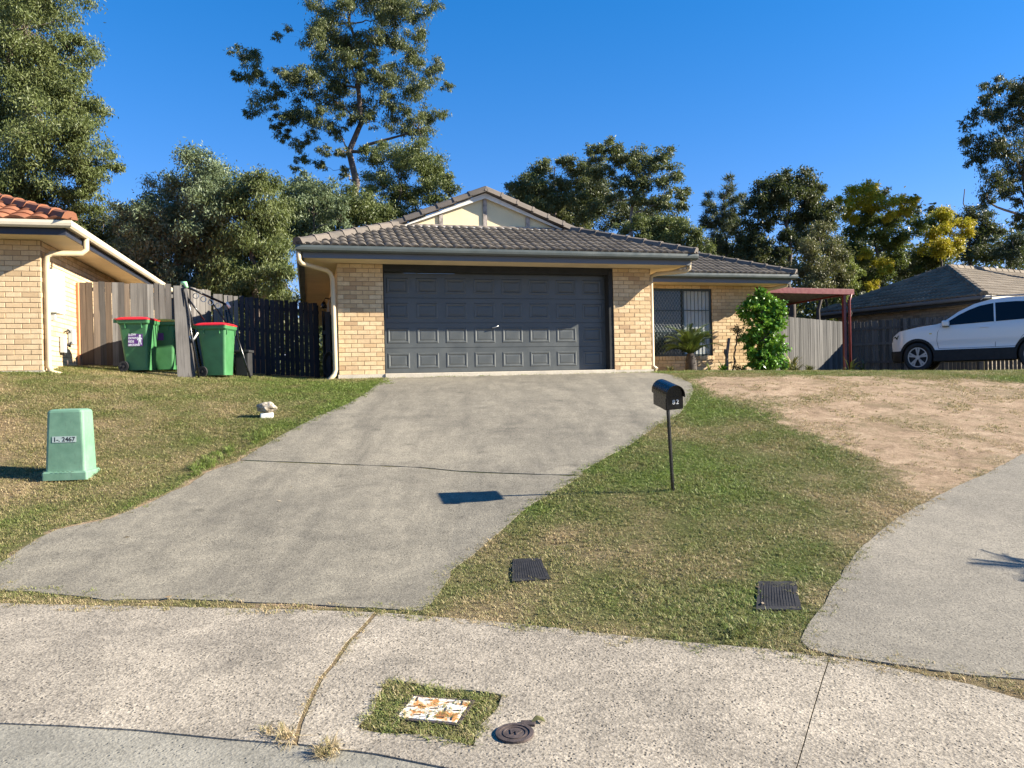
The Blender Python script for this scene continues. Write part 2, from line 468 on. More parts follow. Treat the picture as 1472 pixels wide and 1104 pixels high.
# concrete
M['drive'] = concrete('driveway_concrete', (0.205, 0.184, 0.142), (0.115, 0.104, 0.083), (0.295, 0.262, 0.198), 80, 0.78, 0.5, 0.7, streak=R(35))
M['apron'] = concrete('aggregate_concrete', (0.280, 0.243, 0.190), (0.155, 0.137, 0.110), (0.425, 0.367, 0.285), 78, 1.0, 0.7, 0.9, pits=1.0)
M['ndrive'] = concrete('pale_concrete', (0.205, 0.184, 0.146), (0.14, 0.127, 0.103), (0.27, 0.241, 0.19), 80, 0.7, 0.5, 0.5)
M['gut_con'] = concrete('kerb_concrete', (0.235, 0.219, 0.178), (0.155, 0.146, 0.12), (0.30, 0.278, 0.225), 70, 0.5, 0.6, 1.1)
M['edge_con'] = concrete('threshold_concrete', (0.5, 0.45, 0.36), (0.38, 0.34, 0.28), (0.58, 0.52, 0.42), 85, 0.25, 0.3, 2.0)
M['asphalt'] = concrete('asphalt', (0.055, 0.054, 0.052), (0.04, 0.04, 0.04), (0.075, 0.073, 0.07), 60, 0.6, 0.8, 0.6)

# grass and earth
GREEN = [(0.0, (0.34, 0.25, 0.145)), (0.3, (0.27, 0.215, 0.115)), (0.5, (0.18, 0.17, 0.07)), (0.75, (0.12, 0.145, 0.043)), (1.0, (0.125, 0.19, 0.035))]
m = NT('lawn_earth'); p = m.pos()
tone = m.n('ShaderNodeAttribute', attribute_name='tone').outputs['Fac']
bare = m.n('ShaderNodeAttribute', attribute_name='bare').outputs['Fac']
fine = m.noise(38, 6, 0.75, p); f2 = m.noise(7, 5, 0.65, p)
t = m.math('ADD', tone, m.math('MULTIPLY', m.math('SUBTRACT', fine, 0.5), 0.9))
gcol = m.ramp(t, [(a, tuple(x * 0.72 for x in c)) for a, c in GREEN])
gcol = m.mix(0.5, gcol, m.ramp(m.noise(110, 3, 0.8, p), [(0.35, 0.3), (0.6, 1.15)]), 'MULTIPLY')
soil = m.ramp(m.noise(3.2, 6, 0.7, p, 0.5), [(0.28, (0.17, 0.12, 0.078)), (0.48, (0.35, 0.252, 0.165)), (0.70, (0.52, 0.395, 0.275))])
soil = m.mix(m.ramp(m.noise(1.1, 5, 0.7, p, 1.2), [(0.50, 0.0), (0.64, 0.75)]), soil, (0.22, 0.175, 0.10))
soil = m.mix(m.ramp(fine, [(0.38, 0.55), (0.55, 0.0)]), soil, (0.15, 0.105, 0.065))
bmask = m.ramp(m.math('ADD', bare, m.math('MULTIPLY', m.math('SUBTRACT', f2, 0.5), 0.9)), [(0.38, 0.0), (0.58, 1.0)])
m.base(m.mix(bmask, gcol, soil)); m.rough(0.95); m.bsdf.inputs['Specular IOR Level'].default_value = 0.1
m.bump(m.math('ADD', fine, m.noise(150, 3, 0.7, p)), 0.8, 0.02)
M['earth'] = m.m

m = NT('grass_blade')
tone = m.n('ShaderNodeAttribute', attribute_name='tone', attribute_type='INSTANCER').outputs['Fac']
g = m.n('ShaderNodeNewGeometry'); oi = m.n('ShaderNodeObjectInfo').outputs['Random']
rr = m.math('SUBTRACT', m.math('FRACT', m.math('ADD', g.outputs['Random Per Island'], oi)), 0.5)
nn = m.math('SUBTRACT', m.noise(5, 4, 0.7, g.outputs['Position']), 0.5)
t = m.math('ADD', tone, m.math('ADD', m.math('MULTIPLY', rr, 0.62), m.math('MULTIPLY', nn, 0.5)))
c = m.ramp(t, [(0.0, (0.50, 0.385, 0.22)), (0.22, (0.39, 0.315, 0.165)), (0.46, (0.265, 0.25, 0.095)), (0.7, (0.185, 0.202, 0.066)), (1.0, (0.190, 0.255, 0.055))])
m.base(c); m.rough(0.55); m.bsdf.inputs['Specular IOR Level'].default_value = 0.3
tr = m.n('ShaderNodeBsdfTranslucent'); m.l(c, tr.inputs['Color'])
mx = m.n('ShaderNodeMixShader'); mx.inputs[0].default_value = 0.28
m.l(m.bsdf.outputs[0], mx.inputs[1]); m.l(tr.outputs[0], mx.inputs[2]); m.l(mx.outputs[0], m.out.inputs['Surface'])
M['blade'] = m.m

# ------------------------------------------------------------------ ground outlines (sighted from the street)
DRIVE_L = [(-40, 830), (0, 811), (62, 771), (83, 762), (123, 754), (160, 746), (197, 731), (246, 708), (271, 698), (296, 680), (339, 665), (370, 646), (400, 629), (450, 602), (500, 581), (532, 562), (552, 546), (556, 540)]
DRIVE_R = [(938, 534), (970, 541), (995, 553), (996, 563), (989, 578), (978, 594), (947, 611), (910, 637), (872, 658), (837, 678), (793, 709), (748, 737), (731, 754), (703, 778), (676, 802), (648, 821), (638, 847), (607, 878)]
DRIVE_B = [(600, 879), (500, 873), (400, 868), (240, 862), (150, 864), (90, 855), (0, 849), (-40, 848)]
NDR = [(1153, 922), (1160, 900), (1185, 868), (1210, 825), (1240, 785), (1290, 745), (1350, 712), (1420, 680), (1472, 652), (1560, 628), (1800, 640), (1900, 1010), (1560, 992), (1472, 978), (1400, 972), (1300, 958), (1200, 943), (1165, 934)]

def gpoly(pl): return [G(*p).xy for p in pl]
def wobble(poly, amt, step=0.12, seed=0):
    """adds points along a polygon's edges and makes them ragged"""
    out = []
    n = len(poly)
    for i in range(n):
        a, b = poly[i], poly[(i + 1) % n]; L = (b - a).length; k = max(1, int(L / step))
        t = (b - a).normalized() if L > 0 else Vector((1, 0)); nn = Vector((-t.y, t.x))
        for j in range(k):
            q = a + (b - a) * (j / k)
            out.append(q + nn * amt * noise.noise(Vector((q.x * 4, q.y * 4, seed * 9.1))))
    return out

def inside(poly, X, Y):
    r = np.zeros(X.shape, bool); n = len(poly); j = n - 1
    for i in range(n):
        xi, yi, xj, yj = poly[i][0], poly[i][1], poly[j][0], poly[j][1]
        if yi != yj:
            r ^= ((yi > Y) != (yj > Y)) & (X < (xj - xi) * (Y - yi) / (yj - yi) + xi)
        j = i
    return r

def polydist(poly, X, Y):
    d = np.full(X.shape, 1e9); n = len(poly)
    for i in range(n):
        ax, ay = poly[i][0], poly[i][1]; bx, by = poly[(i + 1) % n][0], poly[(i + 1) % n][1]
        L2 = (bx - ax) ** 2 + (by - ay) ** 2 + 1e-9
        t = np.clip(((X - ax) * (bx - ax) + (Y - ay) * (by - ay)) / L2, 0, 1)
        d = np.minimum(d, np.hypot(X - ax - t * (bx - ax), Y - ay - t * (by - ay)))
    return d

def sheet(name, poly, off, mat, step=0.25, skirt=0.1, parent=None, zf=None, hole=None, **k):
    """a slab that follows the ground: top surface at gz + off, sides going down"""
    poly = [Vector((p[0], p[1])) for p in poly]
    xs = [p.x for p in poly]; ys = [p.y for p in poly]
    X, Y = np.meshgrid(np.arange(min(xs), max(xs), step), np.arange(min(ys), max(ys), step))
    X = X.ravel(); Y = Y.ravel()
    ok = inside(poly, X, Y); X = X[ok]; Y = Y[ok]
    if len(X):
        ok = polydist(poly, X, Y) > step * 0.4; X = X[ok]; Y = Y[ok]
    n = len(poly)
    co = poly + [Vector((float(a), float(b))) for a, b in zip(X, Y)]
    edges = [(i, (i + 1) % n) for i in range(n)]
    if hole:
        b = len(co); m_ = len(hole); co += [Vector((p[0], p[1])) for p in hole]; edges += [(b + i, b + (i + 1) % m_) for i in range(m_)]
    V, E, F, *_ = delaunay_2d_cdt(co, edges, [], 1, 1e-5)
    if hole:
        cen = np.array([(sum(V[i].x for i in f) / len(f), sum(V[i].y for i in f) / len(f)) for f in F]); ih = inside(hole, cen[:, 0], cen[:, 1])
        F = [f for f, q in zip(F, ih) if not q]
    zf = zf or (lambda x, y: gz(x, y) + off)
    Va = np.array([(v.x, v.y) for v in V]); z = zf(Va[:, 0], Va[:, 1])
    vs = [(a[0], a[1], float(b)) for a, b in zip(Va, z)]
    fs = [tuple(f) for f in F]
    cnt = {}
    for f in fs:
        for a, b in zip(f, f[1:] + f[:1]):
            cnt[(a, b)] = cnt.get((a, b), 0) + 1
    mp = {}
    def low(i):
        if i not in mp:
            mp[i] = len(vs); vs.append((vs[i][0], vs[i][1], vs[i][2] - skirt))
        return mp[i]
    for (a, b) in list(cnt):
        if (b, a) not in cnt: fs.append((b, a, low(a), low(b)))
    me = bpy.data.meshes.new(name); me.from_pydata(vs, [], fs); me.materials.append(mat); me.update()
    return tag(link(name, me, parent), **k)

def hxy0(u, v): return Vector((-3.317 + u * math.cos(0.2582) - v * math.sin(0.2582), 14.803 + u * math.sin(0.2582) + v * math.cos(0.2582)))
DTOP = [hxy0(0.80, -0.12), hxy0(0.87, -0.03), hxy0(6.54, -0.03), hxy0(6.75, -0.2)]
drive_poly = gpoly(DRIVE_L) + DTOP + gpoly(DRIVE_R + DRIVE_B)
ndr_poly = gpoly(NDR)
APRON_TOP = [(-500, 860), (0, 868), (150, 871), (300, 874), (430, 877), (540, 881), (607, 886), (700, 893), (800, 903), (900, 915), (1000, 925), (1100, 933), (1172, 944), (1240, 952), (1310, 967), (1400, 986), (1472, 1008), (1600, 1050)]
APRON_BOT = [(1600, 1330), (1145, 1250), (900, 1150), (640, 1104), (540, 1084), (430, 1070), (330, 1063), (200, 1050), (100, 1044), (0, 1040), (-500, 1020)]
apron_poly = gpoly(APRON_TOP + APRON_BOT)
road_poly = [Vector(p) for p in [(-16, -12), (16, -12)]] + [G(*p).xy for p in APRON_BOT]
PIT = gpoly([(557, 980), (722, 1000), (681, 1073), (514, 1046)])
SOIL = gpoly([(985, 546), (1060, 541), (1150, 541), (1300, 545), (1472, 550), (1700, 560), (1620, 628), (1472, 655), (1400, 690), (1330, 700), (1300, 670), (1240, 640), (1180, 620), (1120, 590), (1080, 572), (1010, 556)])
ROUGH = gpoly([(1180, 600), (1300, 620), (1330, 690), (1290, 720), (1200, 660)])

def fbm(X, Y, s, seed=0.0, o=3):
    return np.array([noise.fractal(Vector((float(x) * s, float(y) * s, seed)), 1.0, 2.0, o) for x, y in zip(X.ravel(), Y.ravel())]).reshape(X.shape)

def fields(X, Y):
    """tone (0 dry .. 1 green) and bare (0 .. 1 earth) over the ground"""
    n1 = fbm(X, Y, 0.55, 3.1); n2 = fbm(X, Y, 2.2, 8.4); n3 = fbm(X, Y, 0.9, 5.5)
    tone = 0.51 + 0.07 * np.clip(X * 2, 0, 1) + 0.30 * n1 + 0.28 * n2
    dd = polydist(drive_poly, X, Y); dn = polydist(ndr_poly, X, Y); da = polydist(apron_poly, X, Y)
    left = X < -1
    # browner on the upper left lawn, greener nearer the house and along the drive
    tone = tone - np.where(left, 0.25, 0) * np.exp(-((X + 7.0) ** 2) / 16 - ((Y - 9.6) ** 2) / 7)
    tone = tone + 0.30 * np.exp(-((X + 3.0) ** 2) / 3.0 - ((Y - 13.2) ** 2) / 4.5)
    tone = tone + 0.22 * np.exp(-(dd / 0.45) ** 2) * (Y > 6.6) * (n3 > -0.15)
    tone = tone - 0.25 * np.exp(-(da / 0.22) ** 2) - 0.3 * np.exp(-(dn / 0.22) ** 2)
    tone = tone + 0.16 * np.exp(-((X - 1.9) / 1.1) ** 2 - ((Y - 8.2) / 1.7) ** 2) + 0.12 * np.exp(-((X - 2.0) / 0.9) ** 2 - ((Y - 4.9) / 0.6) ** 2)
    tone = tone - 0.2 * np.exp(-((X - 0.1) ** 2) / 0.3 - ((Y - 5.2) ** 2) / 0.25)
    tone = tone - 0.12 * np.exp(-((X - 3.7) ** 2) / 1.0 - ((Y - 7.2) ** 2) / 2.0)
    bare = np.zeros(X.shape)
    ins = inside(SOIL, X, Y); ds = polydist(SOIL, X, Y)
    bare = np.where(ins, 0.55 + np.minimum(ds, 0.8) * 0.45, 0.55 - np.minimum(ds, 1.4) * 0.55)
    bare = bare + 0.22 * n3 + 0.16 * n2
    bare = np.maximum(bare, np.where(left & (Y < 9.5), 0.85, 0.3) * np.exp(-(dd / 0.085) ** 2) * (n3 > -0.25))
    far = (Y > 17.5) | (Y < 2)
    bare = np.where(far & ~ins, 0.35, bare)
    tone = np.where(inside(ROUGH, X, Y), tone - 0.12, tone)
    return np.clip(tone, 0, 1), np.clip(bare, 0, 1)

# terrain: one sheet, fine where it is near
def axis(fine0, fine1, step, far0, far1):
    a = list(np.arange(fine0, fine1 + 1e-6, step)); s = step; x = fine1
    while x < far1: s *= 1.35; x += s; a.append(x)
    s = step; x = fine0; b = []
    while x > far0: s *= 1.35; x -= s; b.append(x)
    return np.array(b[::-1] + a)
ax = axis(-11, 16, 0.14, -900, 900); ay = axis(3.4, 19, 0.14, -200, 1500)
X, Y = np.meshgrid(ax, ay)
Zt = gz(X, Y)
und = 0.012 * fbm(X, Y, 1.3, 2.2) * ((polydist(drive_poly, X, Y) > 0.35) & ~inside(drive_poly, X, Y) & ~inside(ndr_poly, X, Y) & ~inside(apron_poly, X, Y) & (polydist(ndr_poly, X, Y) > 0.3) & (Y > 4.5))
Zt = Zt + und - 0.16 * ((inside(road_poly, X, Y) | (Y < 2.6)))
Zt = Zt - 0.007 * inside(apron_poly, X, Y)
nx = len(ax); ny = len(ay)
I = np.arange(nx * ny).reshape(ny, nx)
F = np.stack([I[:-1, :-1], I[:-1, 1:], I[1:, 1:], I[1:, :-1]], -1).reshape(-1, 4)
me = npmesh('ground', np.stack([X, Y, Zt], -1).reshape(-1, 3), F, True)
T_tone, T_bare = fields(X, Y)
for nm, arr in (('tone', T_tone), ('bare', T_bare)):
    a = me.attributes.new(nm, 'FLOAT', 'POINT'); a.data.foreach_set('value', arr.ravel().astype(np.float32))
tag(link('ground', me, None, M['earth']), 'sloping front lawn of patchy dry and green grass with bare earth', kind='structure')

# road, gutter, footpath slabs, driveways
sheet('road', [(-60, -60), (60, -60), (60, 1.2), (16, 1.2), (-16, 1.2), (-60, 1.2)], -0.06, M['asphalt'], 3.0, 0.1, kind='structure', label='asphalt street')
gp = [Vector(p) for p in [(-16, 1.2), (16, 1.2)]] + [G(*p).xy + Vector((0.0, 0.05)) for p in APRON_BOT]
sheet('kerb_channel', gp, -0.004, M['gut_con'], 0.4, 0.12, kind='structure', label='pale concrete gutter channel along the kerb')
# apron slabs between joints
J1 = [(541, 881), (520, 905), (500, 925), (480, 955), (462, 975), (445, 1010), (432, 1040), (425, 1070)]
J2 = [(1193, 945), (1183, 975), (1168, 1025), (1157, 1065), (1143, 1112), (1120, 1250)]
def off(pl, dx): return [(a + dx, b) for a, b in pl]
s1 = APRON_TOP[:5] + off([(541, 881)] + J1[1:], -3.5) + [p for p in APRON_BOT if p[0] < 425]
s2 = off(J1[::-1], 3.5) + [(607, 886), (700, 893), (800, 903), (900, 915), (1000, 925), (1100, 933), (1172, 944)] + off(J2, -1) + [p for p in APRON_BOT if 430 < p[0] < 1100]
s3 = off(J2[::-1], 1) + [(1240, 952), (1310, 967), (1400, 986), (1472, 1008), (1600, 1050), (1600, 1330)]
P2 = gpoly(s2)
for q, hole_, lab in ((gpoly(s1), None, 'exposed aggregate footpath slab left of the grassy joint'), (P2, wobble(PIT, 0.07, 0.03, 3), 'exposed aggregate footpath slab around the square of grass'), (gpoly(s3), None, 'exposed aggregate footpath slab below the side driveway')):
    sheet('footpath_slab', q, 0.004, M['apron'], 0.3, 0.15, hole=hole_, kind='structure', label=lab)
jf = [(a - 6, b) for a, b in J1] + [(a + 6, b) for a, b in J1[::-1]]
sheet('joint_fill', gpoly(jf), 0.001, M['earth'], 0.2, 0.05, kind='structure', label='sandy fill in the slanting footpath joint')
# driveway in two pours with a saw-cut joint
JL, JR = (345, 662), (838, 684)
lo_ = [p for p in DRIVE_L if p[1] > 666] + [(JL[0], JL[1] + 1.2), (600, 673.5), (JR[0] - 3, JR[1] + 1.2)] + [p for p in DRIVE_R if p[1] > 690] + DRIVE_B
hi_ = [(JL[0], JL[1] - 0.2)] + [p for p in DRIVE_L if p[1] < 660] + [p for p in DRIVE_R if p[1] < 680] + [(JR[0], JR[1] - 0.2), (600, 672)]
hi_w = gpoly([(JL[0], JL[1] - 0.2)] + [p for p in DRIVE_L if p[1] < 660]) + DTOP + gpoly([p for p in DRIVE_R if p[1] < 680] + [(JR[0], JR[1] - 0.2), (600, 672)])
sheet('driveway', wobble(gpoly(lo_), 0.03), 0.008, M['drive'], 0.22, 0.1, kind='structure', label='lower part of the grey concrete driveway')
sheet('driveway', wobble(hi_w, 0.02), 0.008, M['drive'], 0.22, 0.1, kind='structure', label='upper part of the grey concrete driveway in front of the garage')
sheet('side_driveway', wobble(ndr_poly, 0.02), 0.007, M['ndrive'], 0.25, 0.1, kind='structure', label='pale concrete driveway of the next house')

# ------------------------------------------------------------------ grass
tcol = bpy.data.collections.new('tufts')
def tuft(i, nb, L, spread, wd):
    rg = np.random.default_rng(100 + i); V = []; F = []
    for b in range(nb):
        a = rg.uniform(0, 2 * math.pi); r0 = rg.uniform(0, 0.035); base = np.array([r0 * math.cos(a * 3), r0 * math.sin(a * 3), -0.004])
        d = np.array([math.cos(a), math.sin(a), 0]); l = L * rg.uniform(0.55, 1.15); s = spread * rg.uniform(0.4, 1.25)
        side = np.array([-d[1], d[0], 0]) * wd * rg.uniform(0.7, 1.3)
        m1 = base + d * l * 0.45 * s + np.array([0, 0, l * 0.5]); tp = base + d * l * 1.05 * s + np.array([0, 0, l * (0.85 - 0.35 * s)])
        k = len(V); V += [base - side, base + side, m1 + side * 0.8, m1 - side * 0.8, tp]
        F += [(k, k + 1, k + 2, k + 3), (k + 3, k + 2, k + 4)]
    me = bpy.data.meshes.new('tuft'); me.from_pydata([tuple(v) for v in V], [], F); me.materials.append(M['blade'])
    o = bpy.data.objects.new('tuft', me); tcol.objects.link(o)
for i in range(5): tuft(i, 13, 0.027, 1.2, 0.0019)
tall = bpy.data.collections.new('tall_tufts'); _t = tcol; tcol = tall
for i in range(4): tuft(20 + i, 22, 0.085, 1.15, 0.0022)
tcol = _t

def scatter(name, V, F, dens, tone, size, coll, label, seed=1, K=1.0):
    me = npmesh(name, V, F)
    for nm, arr in (('dens', dens), ('tone', tone), ('size', size)):
        a = me.attributes.new(nm, 'FLOAT', 'POINT'); a.data.foreach_set('value', np.asarray(arr, dtype=np.float32))
    o = link(name, me, None, M['blade'])
    ng = bpy.data.node_groups.new(name, 'GeometryNodeTree')
    ng.interface.new_socket('Geometry', in_out='INPUT', socket_type='NodeSocketGeometry')
    ng.interface.new_socket('Geometry', in_out='OUTPUT', socket_type='NodeSocketGeometry')
    N = ng.nodes.new; L = ng.links.new
    gi = N('NodeGroupInput'); go = N('NodeGroupOutput')
    dp = N('GeometryNodeDistributePointsOnFaces'); dp.inputs['Seed'].default_value = seed
    na = N('GeometryNodeInputNamedAttribute'); na.data_type = 'FLOAT'; na.inputs['Name'].default_value = 'dens'
    mu = N('ShaderNodeMath'); mu.operation = 'MULTIPLY'; L(na.outputs['Attribute'], mu.inputs[0]); mu.inputs[1].default_value = K
    L(gi.outputs[0], dp.inputs['Mesh']); L(mu.outputs[0], dp.inputs['Density'])
    ci = N('GeometryNodeCollectionInfo'); ci.inputs['Collection'].default_value = coll
    ci.inputs['Separate Children'].default_value = True; ci.inputs['Reset Children'].default_value = True
    ip = N('GeometryNodeInstanceOnPoints'); L(dp.outputs['Points'], ip.inputs['Points']); L(ci.outputs[0], ip.inputs['Instance'])
    ip.inputs['Pick Instance'].default_value = True
    rv = N('FunctionNodeRandomValue'); rv.data_type = 'FLOAT_VECTOR'; rv.inputs[0].default_value = (-0.3, -0.3, 0); rv.inputs[1].default_value = (0.3, 0.3, 6.28)
    L(rv.outputs[0], ip.inputs['Rotation'])
    rs = N('FunctionNodeRandomValue'); rs.data_type = 'FLOAT'; rs.inputs[2].default_value = 0.65; rs.inputs[3].default_value = 1.35; rs.inputs['Seed'].default_value = 5
    nb = N('GeometryNodeInputNamedAttribute'); nb.data_type = 'FLOAT'; nb.inputs['Name'].default_value = 'size'
    ms = N('ShaderNodeMath'); ms.operation = 'MULTIPLY'; L(rs.outputs[1], ms.inputs[0]); L(nb.outputs['Attribute'], ms.inputs[1])
    L(ms.outputs[0], ip.inputs['Scale']); L(ip.outputs[0], go.inputs[0])
    md = o.modifiers.new('scatter', 'NODES'); md.node_group = ng
    tag(o, label, kind='stuff')
    return o

def lawn_grid(x0, x1, y0, y1, step):
    X, Y = np.meshgrid(np.arange(x0, x1, step), np.arange(y0, y1, step))
    ny, nx = X.shape; I = np.arange(nx * ny).reshape(ny, nx)
    F = np.stack([I[:-1, :-1], I[:-1, 1:], I[1:, 1:], I[1:, :-1]], -1).reshape(-1, 4)
    return X, Y, F
HOUSE_O = Vector((-3.317, 14.803)); HTH = 0.2582
def hxy(u, v): return Vector((HOUSE_O.x + u * math.cos(HTH) - v * math.sin(HTH), HOUSE_O.y + u * math.sin(HTH) + v * math.cos(HTH)))
house_foot = [hxy(-0.0, -0.02), hxy(6.6, -0.02), hxy(6.6, 2.5), hxy(10.8, 2.5), hxy(10.8, 14), hxy(0, 14)]
def make_lawn(x0, x1, y0, y1, name, label, seed):
    X, Y, F = lawn_grid(x0, x1, y0, y1, 0.10)
    tone, bare = fields(X, Y)
    conc = np.zeros(X.shape, bool)
    for pl_ in (drive_poly, ndr_poly, apron_poly, road_poly, house_foot):
        conc |= inside(pl_, X, Y) & (polydist(pl_, X, Y) > 0.035)
    for (a, b) in LIDS: conc |= inside(a, X, Y)
    de = polydist(drive_poly, X, Y)
    dens = np.clip((0.60 - bare) * 3.0, 0, 1) * (0.75 + 0.35 * fbm(X, Y, 3.0, 1.7))
    tone = np.where(bare > 0.5, tone * 0.5, tone)
    dens = np.maximum(dens, np.clip(fbm(X, Y, 1.6, 12.3) + 0.02, 0.015, 0.28)) * (~conc) * (~conc)
    dist = np.hypot(X, Y)
    dens = dens * np.interp(dist, [4, 8, 14, 20], [1.0, 0.85, 0.6, 0.4])
    size = np.interp(dist, [4, 8, 14, 20], [0.95, 1.05, 1.3, 1.6]) * (0.85 + 0.35 * np.clip(tone, 0, 1)) * (1 + 0.25 * fbm(X, Y, 1.7, 4.4))
    Z = gz(X, Y) + 0.002
    # drop faces whose corners all lie on hard surfaces
    keep = ~(conc.ravel()[F].all(axis=1))
    scatter(name, np.stack([X, Y, Z], -1).reshape(-1, 3), F[keep], dens.ravel(), tone.ravel(), size.ravel(), tcol, label, seed, 1500.0)
LIDS = [(gpoly([(737, 806), (778, 804), (781, 816), (792, 835), (736, 838)]), 'a'), (gpoly([(1090, 838), (1144, 838), (1152, 879), (1088, 879)]), 'b')]
make_lawn(-10.5, -0.4, 4.6, 15.6, 'grass', 'mown patchy green and brown grass on the left lawn', 1)
make_lawn(-0.6, 7.2, 3.8, 18.0, 'grass', 'mown green grass between the two driveways', 2)
make_lawn(7.2, 15, 8, 20.0, 'grass', 'thin dry grass round the bare earth before the car', 3)

def patch(pxpoly, tone, size, K, coll, label, seed, name='grass', zoff=0.0, world=None):
    poly = world or gpoly(pxpoly)
    xs = [p[0] for p in poly]; ys = [p[1] for p in poly]
    st = 0.02
    X, Y, F = lawn_grid(min(xs) - st, max(xs) + st, min(ys) - st, max(ys) + st, st)
    ok = inside(poly, X, Y).ravel(); keep = ok[F].all(axis=1)
    n = fbm(X, Y, 7.0, seed)
    scatter(name, np.stack([X, Y, gz(X, Y) + zoff], -1).reshape(-1, 3), F[keep], np.clip(0.9 + 0.8 * n, 0.05, 1.5).ravel(), np.clip(tone + 0.25 * n, 0, 1).ravel(), np.full(X.size, size), coll, label, seed, K)
patch([(555, 977), (726, 999), (684, 1077), (509, 1048)], 0.56, 1.05, 2300, tcol, 'square of green grass round the rusty plate in the footpath', 11)
patch([(-30, 850), (0, 850), (90, 857), (150, 866), (130, 872), (0, 869), (-30, 868)], 0.16, 0.8, 1300, tcol, 'dry grass in the joint at the left foot of the driveway', 12)
patch([(182, 863), (270, 864), (262, 873), (185, 872)], 0.22, 0.6, 900, tcol, 'short run of dry grass in the driveway joint', 13)
patch([(290, 865), (420, 869), (430, 877), (290, 874)], 0.32, 0.6, 900, tcol, 'dry green tinged grass in the driveway joint near the slab corner', 14)
patch([(420, 870), (545, 876), (600, 880), (560, 883), (440, 878)], 0.15, 0.55, 500, tcol, 'thin dry grass in the driveway joint up to the lawn corner', 15)
patch([(533, 890), (540, 890), (524, 910), (508, 935), (490, 960), (474, 958), (496, 925), (515, 905)], 0.16, 0.6, 2600, tcol, 'straw coloured grass in the upper slanting footpath joint', 16)
patch([(464, 965), (472, 968), (456, 1000), (440, 1035), (424, 1032), (440, 995)], 0.16, 0.65, 2400, tcol, 'straw coloured grass lower in the slanting footpath joint', 17)
patch([(1160, 930), (1200, 945), (1300, 958), (1320, 966), (1240, 955), (1165, 943)], 0.12, 0.5, 700, tcol, 'dry grass in the joint below the side driveway', 18)
patch([(1398, 973), (1472, 979), (1560, 992), (1560, 1040), (1472, 1004), (1430, 995)], 0.28, 0.8, 1300, tcol, 'dry grass wedge at the right end of the footpath', 19)
for q, (a, b, w, h, lab) in enumerate([(398, 1058, 26, 12, 'pale straw grass tuft growing from the gutter joint left of the slanting joint'), (474, 1082, 27, 10, 'pale straw grass tuft spreading over the gutter joint below the footpath')]):
    patch([(a + w * math.cos(t), b + h * math.sin(t)) for t in np.linspace(0, 2 * math.pi, 12)[:-1]], 0.14, 0.85, 1100, tall, lab, 21 + q)
# lush weeds along the drive
for q, (pl, tn, lab) in enumerate([([(270, 672), (300, 655), (335, 640), (345, 652), (300, 675), (275, 690)], 1.0, 'bright green weeds beside the left edge of the driveway'),
                              ([(345, 632), (385, 612), (400, 620), (370, 640)], 0.95, 'green weeds on the lawn edge below the rock'),
                              ([(1040, 900), (1090, 898), (1090, 915), (1045, 918)], 0.7, 'pale green weed clump in the lawn above the footpath')]):
    patch(pl, tn, 1.0, 380, tall, lab, 31 + q)
# ------------------------------------------------------------------ brickwork and roofs
BL, BH, BD, PIT_L, COURSE = 0.230, 0.076, 0.03, 0.240, 0.086
def brick_mesh(name, mat, L=BL, H=BH):
    c = 0.004; mb = MB()
    o = [(0, 0, 0), (L, 0, 0), (L, 0, H), (0, 0, H)]
    vs = [(x, BD, z) for x, y, z in o] + [(x, c, z) for x, y, z in o] + [(c, 0, c), (L - c, 0, c), (L - c, 0, H - c), (c, 0, H - c)]
    fs = [(8, 9, 10, 11)]
    for k in range(4):
        j = (k + 1) % 4
        fs += [(k, j, j + 4, k + 4), (k + 4, j + 4, j + 8, k + 8)]
    mb.add(vs, fs)
    return mb.mesh(name, mat)

def brick_cells(x0, x1, courses, holes, phase=0):
    """runs of a stretcher bond between x0 and x1, leaving the openings free"""
    out = []
    for c in range(courses):
        z = c * COURSE; spans = [(x0, x1)]
        for (a, b, za, zb) in holes:
            if z + BH > za + 0.01 and z < zb - 0.01:
                ns = []
                for (p, q) in spans:
                    if b <= p or a >= q: ns.append((p, q)); continue
                    if a > p: ns.append((p, a))
                    if b < q: ns.append((b, q))
                spans = ns
        sh = 0.12 * ((c + phase) % 2)
        for (p, q) in spans:
            k = math.floor((p - sh) / PIT_L)
            while k * PIT_L + sh < q - 0.01:
                a = max(p, k * PIT_L + sh); b = min(q, k * PIT_L + sh + BL)
                if b - a > 0.02: out.append((a, z, b - a))
                k += 1
    return out

def lay(parent, bmesh_, cells, M4, z0=0.005, budget=None, mat=None, name='brick', jit=0.0022):
    """each cell becomes a brick object on its wall; past the budget they join one mass"""
    rg = random.Random(len(cells))
    mass = MB()
    for i, (a, z, L) in enumerate(cells):
        T = Matrix.Translation((a, rg.uniform(-jit, jit), z + z0)) @ Matrix.Rotation(rg.uniform(-.006, .006), 4, 'Y') @ Matrix.Diagonal((L / BL, 1, 1, 1))
        if budget is None or budget[0] > 0:
            if budget is not None: budget[0] -= 1
            o = bpy.data.objects.new(name, bmesh_); COL.objects.link(o); o.parent = parent; o.matrix_local = M4 @ T
        else:
            mass.add([v.co for v in bmesh_.vertices], [tuple(p.vertices) for p in bmesh_.polygons], False, M4 @ T)
    if mass.v: mass.build(name, mat, parent, kind='stuff')

